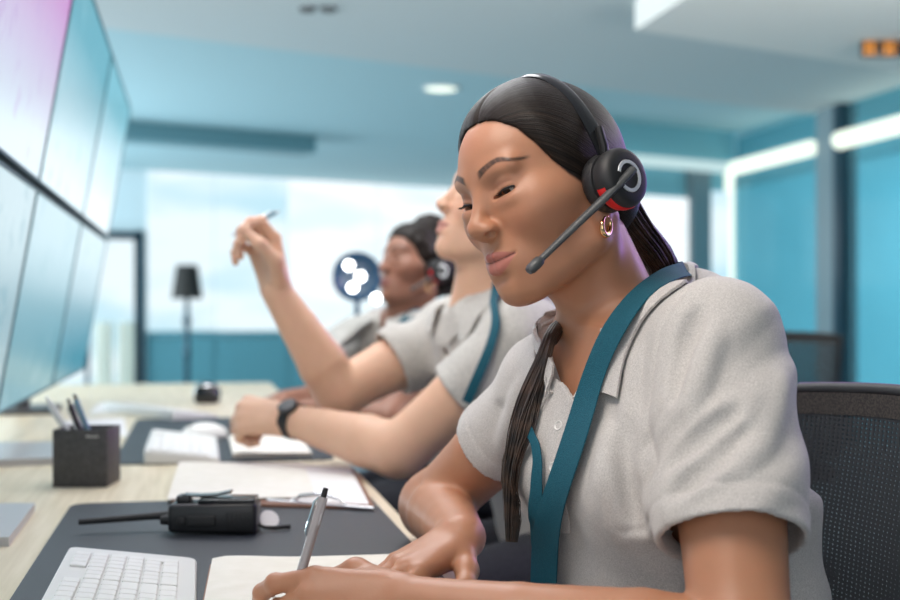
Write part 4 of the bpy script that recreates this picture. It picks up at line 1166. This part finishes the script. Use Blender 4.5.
# ------------------------------------------------------------------ screens over the desk
def screen_mat(name, seed, top, bot, strength, blot):
    m = bpy.data.materials.new(name); m.use_nodes = True; n = m.node_tree.nodes; l = m.node_tree.links; b = n['Principled BSDF']
    tc = n.new('ShaderNodeTexCoord'); sp_ = n.new('ShaderNodeSeparateXYZ'); l.new(tc.outputs['Generated'], sp_.inputs[0])
    r = n.new('ShaderNodeValToRGB'); r.color_ramp.elements[0].color = (*bot, 1); r.color_ramp.elements[1].color = (*top, 1); r.color_ramp.elements[0].position = .12; r.color_ramp.elements[1].position = .8
    l.new(sp_.outputs['Z'], r.inputs['Fac'])
    mp = n.new('ShaderNodeMapping'); mp.inputs['Location'].default_value = (seed*3.1, seed*1.7, 0); mp.inputs['Scale'].default_value = (1, 9, 3.2); l.new(tc.outputs['Generated'], mp.inputs[0])
    t = n.new('ShaderNodeTexNoise'); t.inputs['Scale'].default_value = 1.6; t.inputs['Detail'].default_value = 6; l.new(mp.outputs[0], t.inputs['Vector'])
    q = n.new('ShaderNodeValToRGB'); q.color_ramp.elements[0].position = .56; q.color_ramp.elements[1].position = .68; q.color_ramp.elements[0].color = (0, 0, 0, 1); q.color_ramp.elements[1].color = (.55,)*3+(1,)
    l.new(t.outputs['Fac'], q.inputs['Fac'])
    mx = n.new('ShaderNodeMix'); mx.data_type = 'RGBA'; l.new(q.outputs[0], mx.inputs['Factor']); l.new(r.outputs[0], mx.inputs[6]); mx.inputs[7].default_value = (*blot, 1)
    b.inputs['Base Color'].default_value = (.01, .01, .012, 1); b.inputs['Roughness'].default_value = .25
    l.new(mx.outputs[2], b.inputs['Emission Color']); b.inputs['Emission Strength'].default_value = strength
    return m
vw = empty('screen_bank', rm(-.40, 2.9, DZ), RZ, 'video wall of six lit screens leaning over the left of the desk', 'screens')
lean = math.radians(9.9); pb = [.63, 1.55, 2.47, 3.39, 4.31]; ph = .435
UP = V3(math.sin(lean), 0, math.cos(lean)); NR = V3(math.cos(lean), 0, -math.sin(lean))
SC = {(0, 0): ((.62, .80, .86), (.42, .62, .70), (.20, .45, .55)), (0, 1): ((.60, .82, .90), (.12, .40, .50), (.35, .62, .70)), (0, 2): ((.70, .88, .95), (.06, .33, .45), (.30, .6, .7)),
      (1, 0): ((.62, .22, .58), (.72, .84, .92), (.55, .35, .66)), (1, 1): ((.10, .36, .45), (.72, .88, .94), (.22, .50, .58)), (1, 2): ((.16, .46, .56), (.78, .90, .96), (.35, .62, .70))}
for r in (0, 1):
    for c in range(4):
        y0, y1 = pb[c]-2.9, pb[c+1]-2.9; o0 = V3(.025, 0, .085)+UP*(.012+r*(ph+.012))
        P = lambda y, u, n_: o0+UP*u+NR*n_+V3(0, y, 0)
        def pbox(ya, yb, ua, ub, na, nb_): return [P(y, u, n_) for n_ in (na, nb_) for u in (ua, ub) for y in (ya, yb)], [(0, 1, 3, 2), (4, 6, 7, 5), (0, 4, 5, 1), (2, 3, 7, 6), (0, 2, 6, 4), (1, 5, 7, 3)]
        case = local(MB().add(*pbox(y0+.001, y1-.001, 0, ph, -.05, 0)), 'screen', M['black'], vw, smooth=False)
        cc_ = max(c-1, 0); col = SC[(r, cc_)]
        local(MB().add(*pbox(y0+.006, y1-.006, .006, ph-.006, -.001, .0008)), 'display', screen_mat('screen picture', r*4+c+1, *col[:2], .80 if r else .62, col[2]), case, smooth=False)
        mb = MB(); bz = .0055
        for a in ((y0+.001, y1-.001, 0, bz), (y0+.001, y1-.001, ph-bz, ph), (y0+.001, y0+bz, bz, ph-bz), (y1-bz, y1-.001, bz, ph-bz)): mb.add(*pbox(*a, 0, .003))
        local(mb, 'bezel', mat('bezel', (.02, .07, .09), .4), case, smooth=False)
for b in (1.0, 2.4, 3.8):
    y = b-2.9; local(MB().tube([V3(-.10, y, .007), V3(-.10, y, .30), V3(.0, y, .62)], .022, 16).box((-.10, y, .006), (.20, .26, .012), .003), 'stand', M['graphite'], vw)

# ------------------------------------------------------------------ the room
tdir = V3(.842, .539, 0); tdir /= np.linalg.norm(tdir); nrm = V3(-tdir[1], tdir[0], 0)
def vslab(name, p0, p1, z0, z1, m, th=.06, kind='structure', parent=None, back=None):
    """an upright panel from p0 to p1 on plan, thickness going away from the camera"""
    p0 = V3(p0[0], p0[1], 0); p1 = V3(p1[0], p1[1], 0); u = (p1-p0)/np.linalg.norm(p1-p0); n_ = V3(-u[1], u[0], 0)
    if n_@p0 < 0: n_ = -n_
    vs = [q+n_*k+V3(0, 0, z) for k in (0, th) for z in (z0, z1) for q in (p0, p1)]
    mb = MB().add(vs, [(0, 1, 3, 2), (4, 6, 7, 5), (0, 4, 5, 1), (2, 3, 7, 6), (0, 2, 6, 4), (1, 5, 7, 3)])
    o = mb.build(name, m, parent, smooth=False)
    if kind: o['kind'] = kind
    return o
FLOOR = add_noise(mat('grey carpet', (.20, .26, .29), .9), (.17, .23, .26), (.25, .31, .34), 60)
CEIL = mat('ceiling paint', (.66, .695, .695), .9); CEIL2 = mat('cyan tinted ceiling paint', (.50, .68, .72), .8)  # cyan light on the far ceiling is put into its paint colour
WALLP = mat('pale blue wall paint', (.80, .88, .91), .8); DARKM = mat('dark frame metal', (.018, .05, .075), .4, .3); GREYM = mat('grey column paint', (.20, .27, .30), .5)
o = MB().add([(-9, -3, 0), (16, -3, 0), (16, 26, 0), (-9, 26, 0)], [(0, 1, 2, 3)]); struct(o, 'floor', FLOOR)
E0 = at(100, 28, 6.96); CZ = 2.6
pe_ = lambda s_: V3(E0[0], E0[1], 0)+tdir*s_
a_, b_ = pe_(-9), pe_(16)
o = MB().add([(-9, -3, CZ), (16, -3, CZ), (b_[0], b_[1], CZ), (a_[0], a_[1], CZ), (-9, -3, CZ+.1), (16, -3, CZ+.1), (b_[0], b_[1], CZ+.1), (a_[0], a_[1], CZ+.1)], [(0, 3, 2, 1), (4, 5, 6, 7), (2, 3, 7, 6)]); struct(o, 'ceiling', CEIL, smooth=False)
c_, d_ = a_+nrm*22, b_+nrm*22
o = MB().add([(a_[0], a_[1], CZ+.06), (b_[0], b_[1], CZ+.06), (d_[0], d_[1], CZ+.06), (c_[0], c_[1], CZ+.06)], [(0, 1, 2, 3)]); struct(o, 'ceiling', CEIL2, smooth=False)
def plan(px, p0, u):
    k = (px-450)/FPX; # (k*Y - p0x)*u1 - (Y - p0y)*u0 = 0
    Y = (p0[0]*u[1]-p0[1]*u[0])/(k*u[1]-u[0]); return V3(k*Y, Y, 0)
zat = lambda py, d: CAMZ+(308-py)*d/FPX
def emit_mat(name, col, strength, bands=None):
    m = mat(name, (.02, .02, .02), .3); n, l, b = nodes(m)
    b.inputs['Emission Color'].default_value = (*col, 1); b.inputs['Emission Strength'].default_value = strength
    if bands:
        tc = n.new('ShaderNodeTexCoord'); mp = n.new('ShaderNodeMapping'); mp.inputs['Scale'].default_value = bands[1]; l.new(tc.outputs['Object'], mp.inputs[0])
        t = n.new('ShaderNodeTexNoise'); t.inputs['Scale'].default_value = 1; t.inputs['Detail'].default_value = 3; l.new(mp.outputs[0], t.inputs['Vector'])
        r = n.new('ShaderNodeValToRGB'); r.color_ramp.elements[0].color = (*bands[0], 1); r.color_ramp.elements[1].color = (*col, 1); r.color_ramp.elements[0].position = .36; r.color_ramp.elements[1].position = .58
        l.new(t.outputs['Fac'], r.inputs['Fac']); l.new(r.outputs[0], b.inputs['Emission Color'])
    return m
DAY = emit_mat('daylight behind frosted window', (.80, .92, .97), 1.0, ((.52, .76, .86), (.5, .5, 1.6)))
DAY2 = emit_mat('bright daylight window', (.90, .96, .98), 1.05, ((.72, .88, .94), (.6, .6, 2.2)))
TEALP = mat('teal lacquered panel', (.16, .40, .47), .35)
LED = emit_mat('white led tube', (.90, 1.0, .86), 1.25)
# far wall with a glazed door and a row of windows
FW = V3(-3.12, 15.0, 0)
def fw_panel(name, x0, x1, y0, y1, m, fwd=0.03, th=.05, kind='structure'):
    p0, p1 = plan(x0, FW, tdir), plan(x1, FW, tdir); d = (p0[1]+p1[1])/2
    return vslab(name, p0-nrm*fwd, p1-nrm*fwd, max(zat(y1, d), .0), zat(y0, d), m, th, kind)
vslab('wall_back', plan(-250, FW, tdir), plan(640, FW, tdir), 0, 2.66, WALLP, .1)
k = 0
for x0, x1, m in ((148, 213, DAY), (215, 286, DAY), (288, 376, DAY2), (378, 470, DAY2), (472, 560, DAY2)):
    k += 1
    o = fw_panel('window_%d' % k, x0, x1, 162 if k < 3 else 152, 331, m)
    fw_panel('window_frame', x0-1, x1+1, 331, 335, TEALP, .06, .05, 'structure').name = 'trim_%d' % k
    tag(fw_panel('wall_panel', x0-2, x1+2, 336, 420, TEALP, .03), 'teal panel below the windows', 'panel', kind='structure').name = 'wall_panel_back'
o = fw_panel('door_1', 60, 133, 238, 400, DAY, .04); dr = o
for x0, x1, y0, y1 in ((133, 141, 231, 402), (50, 141, 231, 239), (84, 87, 239, 402)):
    fw_panel('trim_door', x0, x1, y0, y1, DARKM, .10, .08).name = 'trim_6'
CUR = mat('cream curtain cloth', (.82, .80, .70), .9)
for x0, x1, lb in ((92, 108, 'cream curtain hanging at the left side of the far glazed door'), (114, 130, 'cream curtain hanging at the right side of the far glazed door')):
    p0, p1 = plan(x0, FW, tdir)-nrm*.16, plan(x1, FW, tdir)-nrm*.16; rows = []
    for i in range(25):
        t = i/24; q = p0*(1-t)+p1*t+nrm*.02*math.sin(t*22); rows.append([q+V3(0, 0, .02), q+V3(0, 0, zat(322, q[1]))])
    tag(MB().ribbon(rows, .004).build('curtain', CUR, None), lb, 'curtain')
# floor lamp with a black shade
lp = at(187, 405, 13.4); fl = empty('floor_lamp', (lp[0], lp[1], 0), 0, 'floor lamp with a black shade standing by the far windows', 'floor lamp')
local(MB().lathe([(0, 0), (.15, 0), (.15, .02), (.03, .035), (0, .035)], n=32), 'base', DARKM, fl)
local(MB().lathe([(.03, .03), (.03, .5), (.045, .55), (.03, .6), (.03, .85), (.05, .9), (.03, .95), (.022, 1.16)], n=20), 'pole', DARKM, fl)
local(MB().lathe([(.165, 1.14), (.115, 1.50), (.112, 1.50), (.160, 1.14), (.165, 1.14)], n=36), 'lamp_shade', mat('black lamp shade', (.022, .018, .016), .8), fl)
# air vent box hung under the far ceiling
vs_ = V3(-2.74, 10.8, 0); v0 = vs_-tdir*.9; v1 = vs_+tdir*1.76
o = vslab('air_vent', v0, v1, 2.50, 2.655, mat('grey teal metal', (.14, .30, .35), .5), .30, None); tag(o, 'long grey teal air vent box under the far ceiling', 'air vent')
# glass wall along the right
GA = 4.85; gp = rm(GA, 8); gd = V3(-ST, CT, 0)
GLASS = mat('teal office glass', (.28, .52, .58), .08); n, l, b = nodes(GLASS)
tr = n.new('ShaderNodeBsdfTransparent'); tr.inputs[0].default_value = (.58, .84, .89, 1); mx = n.new('ShaderNodeMixShader'); mx.inputs[0].default_value = .82
l.new(b.outputs[0], mx.inputs[1]); l.new(tr.outputs[0], mx.inputs[2]); l.new(mx.outputs[0], n['Material Output'].inputs['Surface'])
def gw(name, x0, x1, z0, z1, m, off=0.0, th=.04, kind='structure'):
    p0, p1 = plan(x0, gp, gd), plan(x1, gp, gd); sh = rm(-off, 0)
    return vslab(name, p0+sh, p1+sh, z0, z1, m, th, kind)
gw('window_6', 737, 826, .05, 2.6, GLASS, 0, .012); gw('window_7', 846, 990, .05, 2.6, GLASS, 0, .012)
gw('column', 823, 840, 0, 2.6, GREYM, .06, .14).name = 'trim_column'
gw('mullion', 840, 848, 0, 2.6, DARKM, .06, .14).name = 'trim_mullion'
gw('column', 990, 1010, 0, 2.6, GREYM, .06, .14).name = 'trim_column'
def tube_light(lb, p0, p1, m=LED, r=.045):
    return tag(MB().tube([p0, p1], r, 14).build('led_tube', m, None), lb, 'light')
zl = 2.31
q = lambda px, z: plan(px, gp, gd)+V3(0, 0, z)-rm(.08, 0)
tube_light('upright white light strip at the far end of the right glass wall', q(735, .4), q(735, zl), r=.065)
tube_light('white light strip along the top of the right glass wall, left of the column', q(740, zl), q(821, zl), r=.062)
tube_light('white light strip along the top of the right glass wall, right of the column', q(849, zl), q(985, zl), r=.066)
bw = rm(7.2, 8)
BEY = emit_mat('lit room beyond the glass', (.22, .41, .47), .45, ((.13, .30, .36), (.5, .5, 1.4)))  # the wall's own glow and teal stand in for light in the next room
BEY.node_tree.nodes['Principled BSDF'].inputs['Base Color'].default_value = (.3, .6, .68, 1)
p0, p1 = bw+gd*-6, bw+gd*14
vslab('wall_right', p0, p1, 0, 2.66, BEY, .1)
# wall across the back right with its column and window
RW = plan(735, gp, gd); rw0 = plan(560, RW, tdir)
def rwp(name, x0, x1, z0, z1, m, fwd, th=.04, kind='structure'): return vslab(name, plan(x0, RW, tdir)-nrm*fwd, plan(x1, RW, tdir)-nrm*fwd, z0, z1, m, th, kind)
rwp('wall_far', 556, 735, 0, 2.66, mat('teal wall paint', (.22, .50, .58), .7), 0, .08)
rwp('window_8', 600, 686, 1.25, 2.02, DAY2, .03); rwp('window_9', 706, 730, 1.2, 2.1, DAY, .03)
rwp('column', 686, 705, 0, 2.3, GREYM, .08, .1).name = 'trim_column'
PALE = emit_mat('dim white led tube', (.62, .84, .86), .8)
tube_light('dim white light strip on the back wall beside the headset', plan(600, RW, tdir)-nrm*.1+V3(0, 0, 2.31), plan(716, RW, tdir)-nrm*.1+V3(0, 0, 2.31), PALE, .05)
# white bulkhead under the near ceiling with an amber display
C0 = V3(at(635, 30, 6.34)[0], 6.34, 0); q1 = C0-gd*5; q2 = q1+tdir*9; q3 = C0+tdir*9
mb = MB().prism([tuple(p[:2]) for p in (C0, q1, q2, q3)], 2.45, 2.60); o = mb.build('ceiling_bulkhead', mat('white plasterboard', (.90, .88, .84), .85), None, smooth=False); o['kind'] = 'structure'
sg = at(884, 50, 6.6); sd = empty('display_sign', (sg[0], sg[1], 2.365), 0, 'small amber lit display hanging under the white ceiling bulkhead', 'display')
local(MB().box((.06, 0, .042), (.36, .04, .084), .004), 'housing', M['black'], sd)
AMB = emit_mat('amber led', (1, .36, .03), .9)
rnd = random.Random(4)
for i in range(10):
    for j in range(3):
        if rnd.random() < .66: local(MB().box((-.100+i*.0345, -.0205, .016+j*.025), (.025, .002, .018)), 'led_block', AMB, sd, smooth=False)
# lamps in the ceiling
o = empty('ceiling_spotlight', at(318, 0, 6.5)*V3(1, 1, 0)+V3(0, 0, CZ), 0, 'twin dark spotlight recessed in the near ceiling', 'ceiling light')
for x in (-.055, .055): local(MB().lathe([(0, -.012), (.028, -.012), (.040, -.016), (.044, 0), (0, 0)], (x, 0, 0)), 'lamp', M['graphite'], o)
p = at(441, 88, 9.2)*V3(1, 1, 0)
o = empty('downlight', p+V3(0, 0, CZ+.06), 0, 'round white downlight in the far ceiling', 'ceiling light')
local(MB().lathe([(.12, -.012), (.14, -.008), (.14, 0), (0, 0)]), 'rim', LEG, o); local(MB().lathe([(0, -.009), (.12, -.010), (.12, -.002)]), 'diffuser', LED, o)
# dark round lamp with bulbs beyond the far woman
p = rm(.04, 4.72); bl = empty('lamp', (at(357, 300, 4.6)[0], 4.6, DZ), 0, 'dark round lamp with glowing white bulbs beyond the far woman', 'lamp')
NAVY = mat('dark navy enamel', (.008, .04, .085), .35)
local(MB().lathe([(0, 0), (.08, 0), (.08, .012), (.012, .02), (.010, .34), (0, .34)]), 'stand', NAVY, bl)
hd = local(MB().lathe([(0, .06), (.05, .055), (.085, .025), (.092, 0), (.088, -.006), (.078, .012), (.04, .036), (0, .04)], (0, 0, .415), (0, 1, .1), 36), 'shade', NAVY, bl)
BULB = emit_mat('glowing bulb', (1, 1, 1), 9)
for x, z in ((-.026, .455), (.016, .415), (-.012, .375), (.073, .335)):
    local(MB().lathe([(.017*math.sin(t), -.017*math.cos(t)) for t in np.linspace(0, PI, 10)], (x, -.045, z), n=16), 'bulb', BULB, hd)

# ------------------------------------------------------------------ light
def area(name, loc, look, size, energy, col, sy=None):
    L = bpy.data.lights.new(name, 'AREA'); L.energy = energy; L.color = col; L.size = size
    if sy: L.shape = 'RECTANGLE'; L.size_y = sy
    o = bpy.data.objects.new(name, L); COL.objects.link(o); o.location = Vector(loc); o.rotation_euler = (Vector(look)-Vector(loc)).to_track_quat('-Z', 'Y').to_euler(); return o
w = bpy.data.worlds.new('sky'); C.world = w; w.use_nodes = True
bg = w.node_tree.nodes['Background']; bg.inputs[0].default_value = (.72, .86, .95, 1); bg.inputs[1].default_value = .22
area('ceiling_panel_light', (-.55, .75, 2.5), (.12, 1.3, 1.0), 1.0, 40, (1, .92, .82))
area('ceiling_panel_light', (-.3, 2.9, 2.56), (-.1, 2.9, .7), 1.6, 42, (.97, .98, 1.0))
area('window_daylight', (-.8, -2.6, 1.7), (0, 3, 1.5), 4.5, 45, (.95, .97, 1.0), 2.4)  # broad fill lamp added behind the camera, no window stands there
area('window_daylight', (-6.2, 9.5, 1.5), (2, 11, 1.6), 6.0, 480, (.78, .93, 1.0), 2.4)  # cyan fill added out of view on the left for the far room
for x in (2.6, -2.6): area('uplight', (x, 3.2, 1.7), (x*.8, 3.6, 2.6), 1.4, 75, (1, .97, .94))  # unseen lamps added to brighten the near ceiling
area('corridor_light', rm(6.0, 9.5, 2.5), rm(6.4, 9.5, 0), 5.0, 60, (.7, .92, 1.0), 1.2)  # unseen cyan lamp added to light the wall behind the glass
area('purple_screen_light', (1.05, 1.95, 1.35), (.15, 1.4, 1.1), .5, 3.2, (.42, .16, 1.0))  # added purple lamp for the rim on her nape, not a screen
area('purple_screen_light', (1.0, 4.2, 1.5), (-.2, 2.8, 1.1), .8, 9, (.62, .12, 1.0))  # second added purple lamp, rims the two colleagues

# ------------------------------------------------------------------ camera
cd = bpy.data.cameras.new('camera'); cam = bpy.data.objects.new('camera', cd); COL.objects.link(cam); C.camera = cam
cam.location = (0, 0, CAMZ); cam.rotation_euler = (PI/2, 0, 0); cd.lens = 50; cd.sensor_width = 36; cd.shift_y = 8/900; cd.clip_start = .05
cd.dof.use_dof = True; cd.dof.focus_distance = 1.25; cd.dof.aperture_fstop = 4.0
vs = C.view_settings; vs.view_transform = 'Standard'; vs.look = 'None'; vs.gamma = 1; vs.use_curve_mapping = False; vs.exposure = .14
C.cycles.max_bounces = 6; C.cycles.diffuse_bounces = 3; C.cycles.use_denoising = True; C.cycles.sample_clamp_indirect = 4
